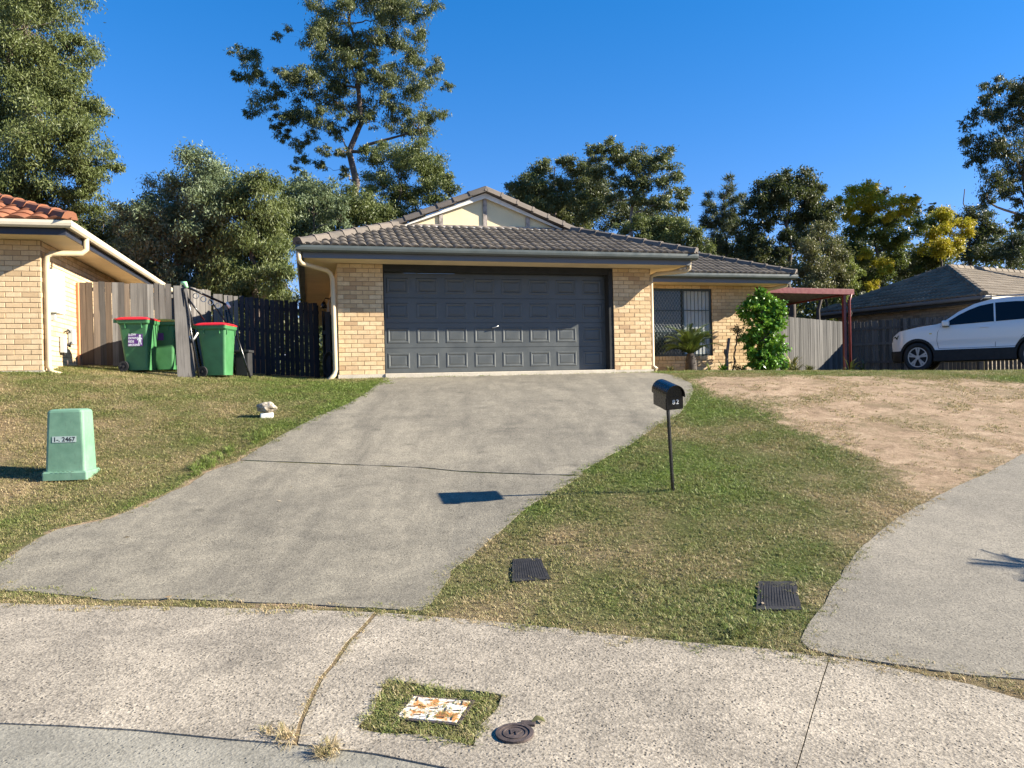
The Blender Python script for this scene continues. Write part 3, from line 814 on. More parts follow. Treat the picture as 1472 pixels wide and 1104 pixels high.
def wall_block(name, parent, x0, x1, H, holes, M4, depth=0.10, mat=None):
    """mortar core of a wall, in front of which the bricks stand a few millimetres proud"""
    xs = sorted({x0, x1} | {h[0] for h in holes} | {h[1] for h in holes}); zs = sorted({0, H} | {max(0, h[2]) for h in holes} | {min(H, h[3]) for h in holes})
    xs = [x for x in xs if x0 <= x <= x1]
    mb = MB()
    for i in range(len(xs) - 1):
        for j in range(len(zs) - 1):
            cx, cz = (xs[i] + xs[i + 1]) / 2, (zs[j] + zs[j + 1]) / 2
            if any(h[0] < cx < h[1] and h[2] < cz < h[3] for h in holes): continue
            mb.box(xs[i], xs[i + 1], 0.007, depth, zs[j], zs[j + 1], M=M4)
    return mb.build(name, mat or M['mortar'], parent)

def tile_mesh(name, mat, w=0.33, l=0.42, hgt=0.038, th=0.012, rolls=2, seg=5):
    """interlocking roof tile: x across, y up the slope, z out of it"""
    n = rolls * seg; vs = []; fs = []
    xs = [w * i / n for i in range(n + 1)]
    prof = [hgt * abs(math.sin(math.pi * rolls * i / n)) ** 0.8 for i in range(n + 1)]
    for (y, dz) in ((0, 0.026), (l, 0.0)):
        vs += [(x, y, p + dz) for x, p in zip(xs, prof)]
    m = n + 1
    fs += [(i, i + 1, m + i + 1, m + i) for i in range(n)]
    b = len(vs); vs += [(x, 0.004, max(-0.004, p * 0.55 + 0.026 - th - 0.01)) for x, p in zip(xs, prof)]
    fs += [(b + i, b + i + 1, i + 1, i) for i in range(n)]
    me = bpy.data.meshes.new(name); me.from_pydata(vs, [], fs); me.materials.append(mat)
    me.polygons.foreach_set('use_smooth', [True] * n + [False] * n); me.update()
    return me

def roof_face(parent, tm, mat, O, ex, up, width, run, clips, budget=None, expo=0.32, tw=0.33, name='roof_tile', x_start=0.0, lift=0.006, mass_only=False):
    """tiles on one roof plane. O lower left corner, ex along the eave, up up the slope (unit vectors, parent space).
    clips: [(point, normal)] keeps the side the normal points to"""
    ex = Vector(ex); up = Vector(up); nz = ex.cross(up).normalized()
    O = Vector(O); mass = MB(); rg = random.Random(5)
    rows = int(run / expo) + 1; cols = int(width / tw) + 1
    def keep(p): return all((p - Vector(c)).dot(Vector(n)) for c, n in clips)
    for r in range(rows):
        for c in range(cols):
            x = x_start + c * tw; y = r * expo
            P = O + ex * x + up * y + nz * lift
            M4 = Matrix.Identity(4)
            M4.col[0][:3] = ex; M4.col[1][:3] = up; M4.col[2][:3] = nz; M4.col[3][:3] = P
            M4 = M4 @ Matrix.Translation((0, rg.uniform(-.004, .004), rg.uniform(0, .003))) @ Matrix.Rotation(rg.uniform(-.008, .008), 4, 'Z')
            corners = [P, P + ex * tw, P + up * 0.4, P + ex * tw + up * 0.4]
            vals = [[(q - Vector(a)).dot(Vector(n)) for q in corners] for a, n in clips]
            if any(max(v) < 0.02 for v in vals): continue
            cut = any(min(v) < 0 for v in vals)
            me = tm
            if cut:
                bm = bmesh.new(); bm.from_mesh(tm)
                Mi = M4.inverted()
                for (a, n), v in zip(clips, vals):
                    if min(v) < 0:
                        la = Mi @ Vector(a); ln = (Mi.to_3x3() @ Vector(n))
                        bmesh.ops.bisect_plane(bm, geom=bm.verts[:] + bm.edges[:] + bm.faces[:], plane_co=la, plane_no=-ln, clear_outer=True)
                if not bm.faces: bm.free(); continue
                me = bpy.data.meshes.new(name); bm.to_mesh(me); bm.free(); me.materials.append(mat)
            if not mass_only and (budget is None or budget[0] > 0):
                if budget is not None: budget[0] -= 1
                o = bpy.data.objects.new(name, me); COL.objects.link(o); o.parent = parent; o.matrix_local = M4
            else:
                mass.add([v.co for v in me.vertices], [tuple(p.vertices) for p in me.polygons], True, M4)
    if mass.v:
        me = bpy.data.meshes.new(name); me.from_pydata(mass.v, [], mass.f); me.materials.append(mat); me.update()
        tag(link(name, me, parent), kind='stuff')

def cap_mesh(name, mat, w=0.25, l=0.42, h=0.085):
    """ridge tile: half-round-topped angle with a thicker lap at its lower end"""
    sec = lambda s, dz: [(-w / 2 * s, -0.055 + dz), (-w * 0.34 * s, 0.045 * s + dz), (-w * 0.14 * s, h * 0.85 + dz), (w * 0.14 * s, h * 0.85 + dz), (w * 0.34 * s, 0.045 * s + dz), (w / 2 * s, -0.055 + dz)]
    mb = MB()
    mb.loft([[(x, y, z) for x, z in sec(s, dz)] for y, s, dz in ((0, 1.05, 0.018), (0.05, 1.05, 0.016), (0.052, 1.0, 0.006), (l, 0.97, -0.004))])
    return mb.mesh(name, mat)

def caps(parent, cm, a, b, expo=0.385, name='ridge_tile', tilt_n=None):
    """a run of ridge tiles from the low end a to the high end b"""
    a = Vector(a); b = Vector(b); d = b - a; L = d.length; d.normalize(); n = max(1, round(L / expo)); e = L / n
    side = d.cross(Vector((0, 0, 1))).normalized(); up = side.cross(d)
    rg = random.Random(int(L * 100))
    for i in range(n):
        M4 = Matrix.Identity(4); M4.col[0][:3] = side; M4.col[1][:3] = d; M4.col[2][:3] = up; M4.col[3][:3] = a + d * (e * i)
        M4 = M4 @ Matrix.Rotation(rg.uniform(-.012, .012), 4, 'Z') @ Matrix.Rotation(rg.uniform(-.02, .02), 4, 'Y')
        o = bpy.data.objects.new(name, cm); COL.objects.link(o); o.parent = parent; o.matrix_local = M4

def strip_along(pts, prof, closed=False, M=None):
    """sweeps a profile [(out, z)] along plan points with mitred corners (out is to the right of travel)"""
    pts = [Vector((p[0], p[1])) for p in pts]; z0 = 0
    rings = []
    for i, p in enumerate(pts):
        d0 = (p - pts[i - 1]).normalized() if i > 0 else (pts[1] - p).normalized()
        d1 = (pts[i + 1] - p).normalized() if i < len(pts) - 1 else d0
        n0 = Vector((d0.y, -d0.x)); n1 = Vector((d1.y, -d1.x)); nm = (n0 + n1).normalized(); k = 1 / max(0.3, nm.dot(n0))
        rings.append([(p.x + nm.x * o * k, p.y + nm.y * o * k, z) for o, z in prof])
    return rings

SL = 0.40                                     # roof slope, rise over run
def eaves(parent, pts, zb, soff_in, gut, fas, sof, over=0.62):
    """fascia, quad gutter and soffit along an eave line (pts on the outer gutter lip line)"""
    gp_ = [(0.0, zb + 0.205), (-0.012, zb + 0.205), (-0.012, zb + 0.125), (-0.10, zb + 0.115), (-0.10, zb + 0.20), (-0.115, zb + 0.20), (-0.115, zb + 0.10), (-0.03, zb + 0.09), (0.0, zb + 0.12), (0.006, zb + 0.16)]
    MB().loft(strip_along(pts, gp_)).build('gutter', gut, parent)
    fp = [(-0.117, zb - 0.012), (-0.117, zb + 0.21), (-0.145, zb + 0.21), (-0.145, zb - 0.012)]
    MB().loft(strip_along(pts, fp)).build('fascia', fas, parent)
    sp = [(-0.146, zb), (-0.146, zb + 0.012), (-over - 0.14, zb + 0.012), (-over - 0.14, zb)]
    MB().loft(strip_along(pts, sp)).build('soffit', sof, parent)

IDN = Matrix.Identity(4)
# ------------------------------------------------------------------ the main house
HZ = EYE + 0.2186
house = empty('brick_house', (HOUSE_O.x, HOUSE_O.y, HZ), HTH, label='cream brick house with grey tiled roof and double garage at the top of the driveway', cat='house')
LW, GU0, GU1, RW = 6.54, 0.869, 5.688, 10.70    # wall width, garage opening, right end of the wing
VW = 2.55                                        # setback of the wing's front wall
VB = 15.0
bm_ = brick_mesh('brick', M['brick'])
H25 = 25 * COURSE + 0.01
budget = [290]
RZ = lambda a, x, y: Matrix.Translation((x, y, 0)) @ Matrix.Rotation(a, 4, 'Z')
MF = IDN
MR = RZ(math.pi / 2, LW, 0.0)                    # right side of the garage, facing +u
MW = RZ(0, 0, VW)
WU0, WU1, WZ0, WZ1 = 7.72, 9.44, 0.36, 2.07
# walls
w1 = wall_block('pillar_wall', house, 0, GU0, H25, [], MF)
w1b = wall_block('pillar_wall', house, GU1, LW, H25, [], MF)
lay(w1, bm_, brick_cells(0, GU0 + 0.0, 25, []), MF, budget=budget)
lay(w1b, bm_, [(a + GU1, z, L) for a, z, L in brick_cells(0, LW - GU1, 25, [], 1)], MF, budget=budget)
w2 = wall_block('wing_wall', house, LW - 0.005, RW, H25 + 0.05, [(WU0, WU1, WZ0, WZ1)], MW)
cells = brick_cells(LW, RW, 25, [(WU0, WU1, WZ0 - 0.10, WZ1)], 0)
cells.sort(key=lambda c: -(c[0] > 9.2) * 2 - (c[0] > 7.4))
lay(w2, bm_, cells, MW, budget=budget, mat=M['brick'])
# brick-on-edge sill under the window
sb = MB(); sb.box(0, 0.076, -0.03, 0.11, 0, 0.10, 0.004); sbm = sb.mesh('sill_brick', M['brick'])
k = 0; x = WU0 - 0.04
while x < WU1 + 0.02:
    link('sill_brick', sbm, w2, loc=(x, VW + 0.005, WZ0 - 0.105), rot=(R(-9), 0, random.uniform(-.01, .01))); x += 0.086
w3 = wall_block('side_wall', house, 0.02, VW, H25, [], MR, depth=0.11)
lay(w3, bm_, brick_cells(0.03, VW, 25, [], 1), MR, budget=[0], mat=M['brick'])
ML = RZ(-math.pi / 2, 0, VB)                     # left side, facing -u
w4 = wall_block('left_wall', house, 0, VB - 0.01, H25, [(VB - 6.5, VB - 4.6, 0.7, 2.0)], ML, depth=0.11)
lay(w4, bm_, brick_cells(0, VB - 0.01, 25, [(VB - 6.5, VB - 4.6, 0.7, 2.0)], 1), ML, budget=[0], mat=M['brick'])
MRR = RZ(math.pi / 2, RW, VW)
w5 = wall_block('right_wall', house, 0.01, VB - VW, H25, [], MRR, depth=0.11)
lay(w5, bm_, brick_cells(0.01, 3, 25, [], 1), MRR, budget=[0], mat=M['brick'])
MB().box(0, RW, VB, VB + 0.1, 0, H25).build('back_wall', M['mortar'], house)
# footing and threshold
MB().box(-0.02, GU0 - 0.002, -0.035, 0.09, -0.35, 0.004).box(GU1 + 0.002, LW + 0.02, -0.035, 0.09, -0.35, 0.004).box(LW + 0.02, RW + 0.02, VW - 0.02, VW + 0.09, -0.35, 0.0).build('footing', M['edge_con'], house)
MB().box(GU0, GU1, 0.02, 0.28, 2.10, 2.30).build('lintel', M['door_dark'], house)
MB().box(GU0, GU1, -0.06, 0.5, -0.25, 0.012, 0.012).build('threshold', M['edge_con'], house)
# garage door: four sectional panels, each with eight pressed fields
dv = 0.245
D0, D1 = GU0 + 0.01, GU1 - 0.10
fr = MB().box(GU1 - 0.10, GU1 - 0.002, 0.02, dv + 0.02, 0.012, 2.15, 0.004).box(GU0 + 0.002, GU1 - 0.1, 0.03, dv + 0.02, 2.02, 2.15, 0.004).box(GU0 + 0.001, GU0 + 0.03, 0.10, dv + 0.02, 0.012, 2.02)
door = empty('garage_door'); door.parent = house
fr.build('door_frame', M['door_dark'], house)
field = MB()
FW, FH = 0.44, 0.31
def fieldmesh():
    mb = MB()
    rings = []
    for (s, y) in ((0, 0.0), (0.016, -0.009), (0.036, -0.008), (0.056, 0.002), (0.085, -0.003)):
        rings.append([(s, y, s), (FW - s, y, s), (FW - s, y, FH - s), (s, y, FH - s)])
    mb.loft(rings, cap=False); mb.add(rings[-1], [(0, 1, 2, 3)])
    return mb.mesh('raised_panel', M['door'])
fm = fieldmesh()
ph = 2.0 / 4
pw = (D1 - D0) / 8
for r in range(4):
    z0 = 0.02 + r * ph
    # a thin shell with openings where the pressed fields sit
    mb = MB(); zf0, zf1 = z0 + 0.09, z0 + 0.09 + FH
    mb.box(D0, D1, dv, dv + 0.03, z0 + 0.004, zf0).box(D0, D1, dv, dv + 0.03, zf1, z0 + ph - 0.004)
    for c in range(9):
        a = D0 if c == 0 else D0 + (c - 1) * pw + (pw + FW) / 2
        b = D1 if c == 8 else D0 + c * pw + (pw - FW) / 2
        mb.box(a, b, dv, dv + 0.03, zf0, zf1)
    mb.box(D0, D1, dv + 0.025, dv + 0.04, z0, z0 + ph)
    p = mb.build('door_panel', M['door'], door)
    for c in range(8):
        o = link('raised_panel', fm, p); o.location = (D0 + c * pw + (pw - FW) / 2, dv, zf0)
hd = MB().tube([(3.16, dv, 0.93), (3.16, dv - 0.05, 0.93)], 0.012).tube([(3.09, dv - 0.055, 0.915), (3.23, dv - 0.055, 0.95)], 0.011)
hd.build('handle', M['steel'], door)
# window with security screen, blind and bars
win = empty('window'); win.parent = house
wv = VW + 0.07
MB().box(WU0, WU1, wv - 0.03, wv + 0.03, WZ0, WZ0 + 0.045).box(WU0, WU1, wv - 0.03, wv + 0.03, WZ1 - 0.06, WZ1).box(WU0, WU0 + 0.05, wv - 0.03, wv + 0.03, WZ0 + 0.045, WZ1 - 0.06).box(WU1 - 0.05, WU1, wv - 0.03, wv + 0.03, WZ0 + 0.045, WZ1 - 0.06).box(WU0 + 0.90, WU0 + 0.95, wv - 0.028, wv + 0.028, WZ0 + 0.045, WZ1 - 0.06).build('frame', M['winframe'], win)
MB().box(WU0 + 0.05, WU0 + 0.90, wv + 0.0, wv + 0.008, WZ0 + 0.045, WZ1 - 0.06).build('pane', M['glass'], win)
# right half is a see-through pane with a blind behind it
gm = NT('clear_glass'); gm.base((0.9, 0.95, 0.93)); gm.rough(0.03); gm.bsdf.inputs['Alpha'].default_value = 0.28
MB().box(WU0 + 0.95, WU1 - 0.05, wv, wv + 0.006, WZ0 + 0.045, WZ1 - 0.06).build('pane', gm.m, win)
dm = MB()
s = 0.085; a0, a1, b0, b1 = WU0 + 0.05, WU0 + 0.90, WZ0 + 0.62, WZ1 - 0.06
def clipseg(p, q):
    """part of a diamond-mesh wire inside the screen"""
    t0, t1 = 0.0, 1.0; d = (q[0] - p[0], q[1] - p[1])
    for pp, dd, lo, hi in ((p[0], d[0], a0, a1), (p[1], d[1], WZ0 + 0.05, b1)):
        if abs(dd) < 1e-9: continue
        u0, u1 = sorted(((lo - pp) / dd, (hi - pp) / dd)); t0 = max(t0, u0); t1 = min(t1, u1)
    return None if t0 >= t1 else ((p[0] + d[0] * t0, p[1] + d[1] * t0), (p[0] + d[0] * t1, p[1] + d[1] * t1))
for k in range(-30, 60):
    for sg in (1, -1):
        x = a0 + k * s
        c = clipseg((x, WZ0), (x + sg * 1.3, WZ0 + 1.3 * 1.5))
        if c: dm.tube([(c[0][0], wv - 0.045 - (0.004 if sg > 0 else 0), c[0][1]), (c[1][0], wv - 0.045 - (0.004 if sg > 0 else 0), c[1][1])], 0.0045, 3, cap=False)
dm.build('diamond_screen', plain('dull_grey_wire', (0.16, 0.18, 0.17), 0.5), win, kind='stuff')
for k in range(16):
    x = WU0 + 0.08 + k * (WU1 - WU0 - 0.16) / 15
    MB().box(x - 0.006, x + 0.006, wv - 0.07, wv - 0.058, WZ0 + 0.03, (WZ1 - 0.03) if k > 7 else WZ0 + 0.62).build('window_bar', M['winframe'], win)
for z in (WZ0 + 0.6, WZ0 + 1.15):
    MB().box(WU0 + 0.02, WU1 - 0.02, wv - 0.057, wv - 0.045, z, z + 0.018).build('window_bar', M['winframe'], win)
for k in range(12):
    x = WU0 + 0.06 + k * 0.138
    MB().box(x, x + 0.118, 0, 0.004, WZ0 + 0.05, WZ1 - 0.07, M=Matrix.Translation((0, wv + 0.1 + 0.01 * (k % 2), 0))).build('blind_slat', M['curtain'], win)
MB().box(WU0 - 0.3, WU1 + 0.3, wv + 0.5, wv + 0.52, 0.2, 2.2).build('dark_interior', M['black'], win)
# left side window
lw_ = empty('window'); lw_.parent = house
MB().box(0.01, 0.06, 4.6, 6.5, 0.7, 2.0).build('pane', M['glass'], lw_)
for k in range(14): MB().box(-0.05, -0.035, 4.65 + k * 0.138, 4.665 + k * 0.138, 0.7, 2.0).build('window_bar', M['cgrey'], lw_)
# eaves and roof
OV = 0.75
ez = 2.155
main = empty('roof'); main.parent = house
eaves(main, [(-OV, VB + OV), (-OV, -OV), (LW + OV, -OV), (LW + OV, VW - OV + 0.35)], ez, 0, M['gutter'], M['fascia'], M['soffit'], 0.64)
eaves(main, [(LW + OV - 0.06, VW - OV), (RW + OV, VW - OV), (RW + OV, VB + OV)], ez, 0, M['gutter'], M['fascia'], M['soffit'], 0.64)
tz = ez + 0.20                                    # roof plane height at the gutter
E0, E1 = -OV + 0.05, LW + OV - 0.05
RG = 2.08                                         # run of the hip before the gablet
rise = RG * SL
uc = LW / 2
sl = math.sqrt(1 + SL * SL)
upF = Vector((0, 1, SL)) / sl
tm = tile_mesh('roof_tile', M['tile'])
tb = [290]
LRUN = (E1 - E0) / 2
gz_base = tz + rise
apex_h = tz + LRUN * SL
# sarking planes under the tiles
def plate(name, pts, mat=None, parent=None):
    mb = MB(); n = len(pts); lo = [Vector(p) - Vector((0, 0, 0.03)) for p in pts]
    mb.add([tuple(p) for p in pts] + [tuple(p) for p in lo], [tuple(range(n)), tuple(reversed(range(n, 2 * n)))] + [(k, (k + 1) % n, n + (k + 1) % n, n + k) for k in range(n)])
    return mb.build(name, mat or M['tile'], parent or main)
FRV = -OV + 0.05
plate('roof_base', [(E0, FRV, tz), (E1, FRV, tz), (E1 - RG, FRV + RG, gz_base), (E0 + RG, FRV + RG, gz_base)])
roof_face(main, tm, M['tile'], (E0 - 0.1, FRV - 0.03, tz - 0.012), (1, 0, 0), upF, E1 - E0 + 0.2, RG * sl - 0.1,
          [((E0, FRV, 0), Vector((1, -1, 0)).normalized()), ((E1, FRV, 0), Vector((-1, -1, 0)).normalized())], budget=tb)
RV = FRV + RG                                     # the gablet stands here
VR = 9.0
plate('roof_base', [(E0, FRV, tz), (E0 + RG, RV, gz_base), (uc, RV, apex_h), (uc, VR, apex_h), (E0, VB + OV, tz)])
plate('roof_base', [(E1, FRV, tz), (E1, VB, tz), (uc, VR, apex_h), (uc, RV, apex_h), (E1 - RG, RV, gz_base)])
upL = Vector((1, 0, SL)) / sl; upR = Vector((-1, 0, SL)) / sl
roof_face(main, tm, M['tile'], (E0 - 0.03, 12, tz - 0.012), (0, -1, 0), upL, 12.6 - FRV, LRUN * sl - 0.15,
          [((E0, FRV, 0), Vector((-1, 1, 0)).normalized()), ((uc, RV + 0.02, 0), (0, 1, 0))], mass_only=True)
roof_face(main, tm, M['tile'], (E1 + 0.03, FRV, tz - 0.012), (0, 1, 0), upR, 9, LRUN * sl - 0.15,
          [((E1, FRV, 0), Vector((1, 1, 0)).normalized()), ((uc, RV + 0.02, 0), (0, 1, 0))], mass_only=True)
# where the side planes would run past the gablet line below it, the hips close the gap
cm = cap_mesh('ridge_tile', M['cap'])
caps(main, cm, (E0 - 0.02, FRV - 0.02, tz + 0.055), (E0 + RG, RV, gz_base + 0.055))
caps(main, cm, (E1 + 0.02, FRV - 0.02, tz + 0.055), (E1 - RG, RV, gz_base + 0.055))
caps(main, cm, (E0 + RG - 0.25, RV - 0.05, gz_base - 0.02), (uc - 0.02, RV - 0.05, apex_h + 0.09), 0.40)
caps(main, cm, (E1 - RG + 0.25, RV - 0.05, gz_base - 0.02), (uc + 0.02, RV - 0.05, apex_h + 0.09), 0.40)
caps(main, cm, (uc, RV + 0.05, apex_h + 0.07), (uc, VR, apex_h + 0.07))
# gablet face
gab = empty('gablet'); gab.parent = house
gv = RV + 0.05
GL0, GL1 = E0 + RG + 0.15, E1 - RG - 0.15
hb = gz_base + 0.02
ap = apex_h - 0.03
mb = MB(); mb.add([(GL0, gv, hb), (GL1, gv, hb), (uc, gv, ap), (GL0, gv + .02, hb), (GL1, gv + .02, hb), (uc, gv + .02, ap)], [(0, 1, 2), (5, 4, 3), (0, 3, 4, 1), (1, 4, 5, 2), (2, 5, 3, 0)])
mb.build('gable_board', M['gable'], gab)
hg = ap - hb; hw = (GL1 - GL0) / 2
for du in (-0.98, 0.0, 0.98):
    top = hb + hg * (1 - abs(du) / hw) - 0.04
    MB().box(uc + du - 0.045, uc + du + 0.045, gv - 0.035, gv - 0.003, hb + 0.04, top).build('batten', M['batten'], gab)
MB().box(GL0 + 0.1, GL1 - 0.1, gv - 0.045, gv - 0.003, hb - 0.03, hb + 0.045).build('batten', M['batten'], gab)
for sg in (-1, 1):
    a = Vector((uc + sg * (hw + 0.16), gv - 0.09, hb - 0.03)); b = Vector((uc, gv - 0.09, ap + 0.055)); d = (b - a).normalized(); n = Vector((-d.z * sg, 0, d.x * sg)) * -0.10 * (1 if sg > 0 else 1)
    nn_ = Vector((0, 0, -0.115))
    vs = [a, b, b + nn_, a + nn_ * 0.3]; vs2 = [v + Vector((0, 0.03, 0)) for v in vs]
    MB().add(vs + vs2, [(0, 1, 2, 3), (7, 6, 5, 4), (0, 4, 5, 1), (1, 5, 6, 2), (2, 6, 7, 3), (3, 7, 4, 0)]).build('barge_board', M['white'], gab)
MB().box(GL0 - 0.1, GL1 + 0.1, gv - 0.14, gv - 0.05, hb - 0.055, hb - 0.015).build('flashing', M['white'], gab)
# wing roof
WE = RW + OV - 0.05; WF = VW - OV + 0.05
WR = 4.6
plate('roof_base', [(uc, WF, tz), (WE, WF, tz), (WE - WR, WF + WR, tz + WR * SL), (uc, WF + WR, tz + WR * SL)])
plate('roof_base', [(WE, WF, tz), (WE, VB + OV, tz), (WE - WR, VB - 2, tz + WR * SL), (WE - WR, WF + WR, tz + WR * SL)])
roof_face(main, tm, M['tile'], (LW + 0.35, WF - 0.03, tz - 0.012), (1, 0, 0), upF, WE - LW - 0.1, WR * sl - 0.1,
          [((WE, WF, 0), Vector((-1, -1, 0)).normalized())], budget=tb)
roof_face(main, tm, M['tile'], (WE + 0.03, WF, tz - 0.012), (0, 1, 0), upR, 8, WR * sl - 0.1, [((WE, WF, 0), Vector((1, 1, 0)).normalized())], mass_only=True)
caps(main, cm, (WE + 0.02, WF - 0.02, tz + 0.055), (WE - WR, WF + WR, tz + WR * SL + 0.055))
caps(main, cm, (WE - WR, WF + WR, tz + WR * SL + 0.055), (uc, WF + WR, tz + WR * SL + 0.055))
# downpipes
dz = ez + 0.11
MB().tube([(-0.70, -0.66, dz), (-0.70, -0.66, dz - 0.16), (-0.66, -0.60, dz - 0.22), (-0.20, -0.12, dz - 0.27), (-0.13, -0.06, dz - 0.32), (-0.09, -0.045, dz - 0.42), (-0.07, -0.045, 0.1), (-0.10, -0.08, 0.0), (-0.22, -0.2, -0.12)], 0.045, 10).build('downpipe', M['cream'], house)
MB().tube([(LW + 0.66, -0.5, dz - 0.01), (LW + 0.66, -0.5, dz - 0.17), (LW + 0.60, -0.46, dz - 0.22), (LW + 0.15, -0.02, dz - 0.22), (LW + 0.06, 0.08, dz - 0.26), (LW + 0.06, 0.1, dz - 0.4), (LW + 0.06, 0.1, 0.08), (LW + 0.12, 0.02, 0.0)], 0.045, 10).build('downpipe', M['cream'], house)
MB().tube([(RW + 0.6, VW - 0.5, dz), (RW + 0.6, VW - 0.5, dz - 0.15), (RW + 0.15, VW - 0.1, dz - 0.24), (RW + 0.06, VW + 0.06, dz - 0.3), (RW + 0.06, VW + 0.06, 0)], 0.045, 10).build('downpipe', M['cream'], house)
# porch lamp on the left wall
lm = MB(); lm.box(-0.06, -0.002, 3.0, 3.1, 1.72, 1.84, 0.01).tube([(-0.05, 3.05, 1.8), (-0.16, 3.05, 1.82), (-0.2, 3.05, 1.74)], 0.014).tube([(-0.2, 3.05, 1.74), (-0.2, 3.05, 1.66), (-0.2, 3.05, 1.58)], [0.03, 0.07, 0.075], 10)
lm.build('wall_lamp', M['black'], house)

# ------------------------------------------------------------------ the left neighbour
NTH = R(14.0)
NO = Vector((-7.74, 12.7, EYE + 0.37))
nb_ = empty('neighbour_house', NO, NTH, label='pale brick house with terracotta tiles cut off at the left', cat='house')
nbm = brick_mesh('brick', M['brick2'])
NW = 7.0
MN = RZ(0, -NW, 0)
w = wall_block('front_wall', nb_, 0, NW, H25, [], MN)
cells = brick_cells(0, NW, 25, [], 0)
near = [c for c in cells if c[0] > NW - 1.75]; rest = [c for c in cells if c[0] <= NW - 1.75]
lay(w, nbm, near, MN)
lay(w, nbm, rest, MN, budget=[0], mat=M['brick2'])
MS = RZ(math.pi / 2, 0, 0)
w = wall_block('side_wall', nb_, 0.01, 12, H25, [], MS, depth=0.11)
cells = [c for c in brick_cells(0.01, 12, 25, [], 1) if c[0] < 1.75]
lay(w, nbm, cells, MS, budget=[130], mat=M['brick2'])
lay(w, nbm, [c for c in brick_cells(1.75, 12, 25, [], 1)], MS, budget=[0], mat=M['brick2'])
MB().box(-NW, 0.02, -0.03, 0.09, -0.5, 0.0).box(-0.09, 0.03, 0.09, 12, -0.5, 0.0).build('footing', M['edge_con'], nb_)
nr = empty('roof'); nr.parent = nb_
NOV = 0.66
eaves(nr, [(-NW, -NOV), (NOV, -NOV), (NOV, 12)], ez, 0, M['cream_gut'], M['navy'], M['soffit'], 0.55)
NE = NOV - 0.04
tmo = tile_mesh('roof_tile', M['tile_o'], hgt=0.042, rolls=1, w=0.30, seg=8)
plate('roof_base', [(-NW, -NE, tz), (NE, -NE, tz), (NE - 4, -NE + 4, tz + 4 * SL), (-NW, -NE + 4, tz + 4 * SL)], M['tile_o'], nr)
plate('roof_base', [(NE, -NE, tz), (NE, 12, tz), (NE - 4, 12, tz + 4 * SL), (NE - 4, -NE + 4, tz + 4 * SL)], M['tile_o'], nr)
roof_face(nr, tmo, M['tile_o'], (-3.3, -NE - 0.03, tz - 0.012), (1, 0, 0), upF, 4.2, 3.8, [((NE, -NE, 0), Vector((-1, -1, 0)).normalized())], tw=0.30)
roof_face(nr, tmo, M['tile_o'], (NE - 0.02, -NE, tz - 0.05), (0, 1, 0), upR, 11, 4.0, [((NE, -NE, 0), Vector((1, 1, 0)).normalized())], tw=0.30, mass_only=True)
caps(nr, cap_mesh('ridge_tile', M['tile_o']), (NE + 0.02, -NE - 0.02, tz + 0.06), (NE - 4, -NE + 4, tz + 4 * SL + 0.06))
MB().tube([(NOV - 0.06, 0.35, dz), (NOV - 0.06, 0.35, dz - 0.2), (NOV - 0.12, 0.32, dz - 0.27), (0.14, 0.12, dz - 0.31), (0.07, 0.10, dz - 0.36), (0.06, 0.10, dz - 0.5), (0.06, 0.10, 0.06), (0.12, 0.06, -0.04), (0.28, 0.0, -0.08)], 0.048, 10).build('downpipe', M['cream'], nb_)
# meter box, switch boxes and pipe on the side wall
MB().box(0.01, 0.15, 0.30, 0.72, 0.98, 1.72, 0.012).box(0.151, 0.158, 0.33, 0.69, 1.01, 1.69).build('meter_box', plain('pale_meter_box', (0.62, 0.68, 0.66), 0.5), nb_)
MB().box(0.01, 0.10, 0.33, 0.42, 0.86, 0.97).build('cable_box', M['cgrey'], nb_)
MB().box(0.01, 0.10, 1.32, 1.50, 0.50, 0.78, 0.01).build('switch_box', M['cgrey'], nb_)
MB().box(0.01, 0.09, 0.85, 0.98, 0.33, 0.62, 0.01).build('switch_box', M['cgrey'], nb_)
MB().tube([(0.06, 0.92, 0.5), (0.06, 1.2, 0.47), (0.06, 1.35, 0.55)], 0.014).tube([(0.05, 1.1, 0.72), (0.05, 1.2, 0.76), (0.05, 1.32, 0.72)], 0.012).tube([(0.06, 0.92, 0.35), (0.06, 0.92, 0.28)], 0.02).build('conduit', M['rubber'], nb_)
MB().tube([(0.08, 1.15, -0.1), (0.09, 1.05, 0.06), (0.08, 1.0, 0.2)], 0.012).build('tap_pipe', M['iron'], nb_)

# ------------------------------------------------------------------ the right neighbour
RT = math.atan2(0.46, 0.887)
RO = Vector((14.35, 23.3, float(gz(14.3, 23.3)) - 0.05))
rh = empty('neighbour_house', RO, RT, label='low brown brick house with grey brown tiled hip roof behind the white car', cat='house')
rz_ = EYE + 2.34 - RO.z                            # eave height above its base
rez = rz_ - 0.2
rbm = brick_mesh('brick', M['brick3'])
RL = 5.2                                          # length of the left side
OVR = 0.5
HR_ = rez + 0.0
MFr = RZ(0, OVR, OVR); MLr = RZ(-math.pi / 2, OVR, OVR + RL)
w = wall_block('front_wall', rh, 0, 11, rez, [], MFr, mat=M['mortar3'])
nc = int(rez / COURSE)
lay(w, rbm, brick_cells(0, 11, nc, [], 0), MFr, budget=[0], mat=M['brick3'])
w = wall_block('left_wall', rh, 0, RL - 0.02, rez, [], MLr, mat=M['mortar3'], depth=0.11)
lay(w, rbm, brick_cells(0, RL - 0.01, nc, [], 1), MLr, budget=[0], mat=M['brick3'])
rr_ = empty('roof'); rr_.parent = rh
RLL = RL + 2 * OVR
ht = tz - ez
eaves(rr_, [(12, RLL), (0, RLL), (0, 0), (12, 0)][1:], rez, 0, M['fascia'], M['door_dark'], M['batten'], 0.4)
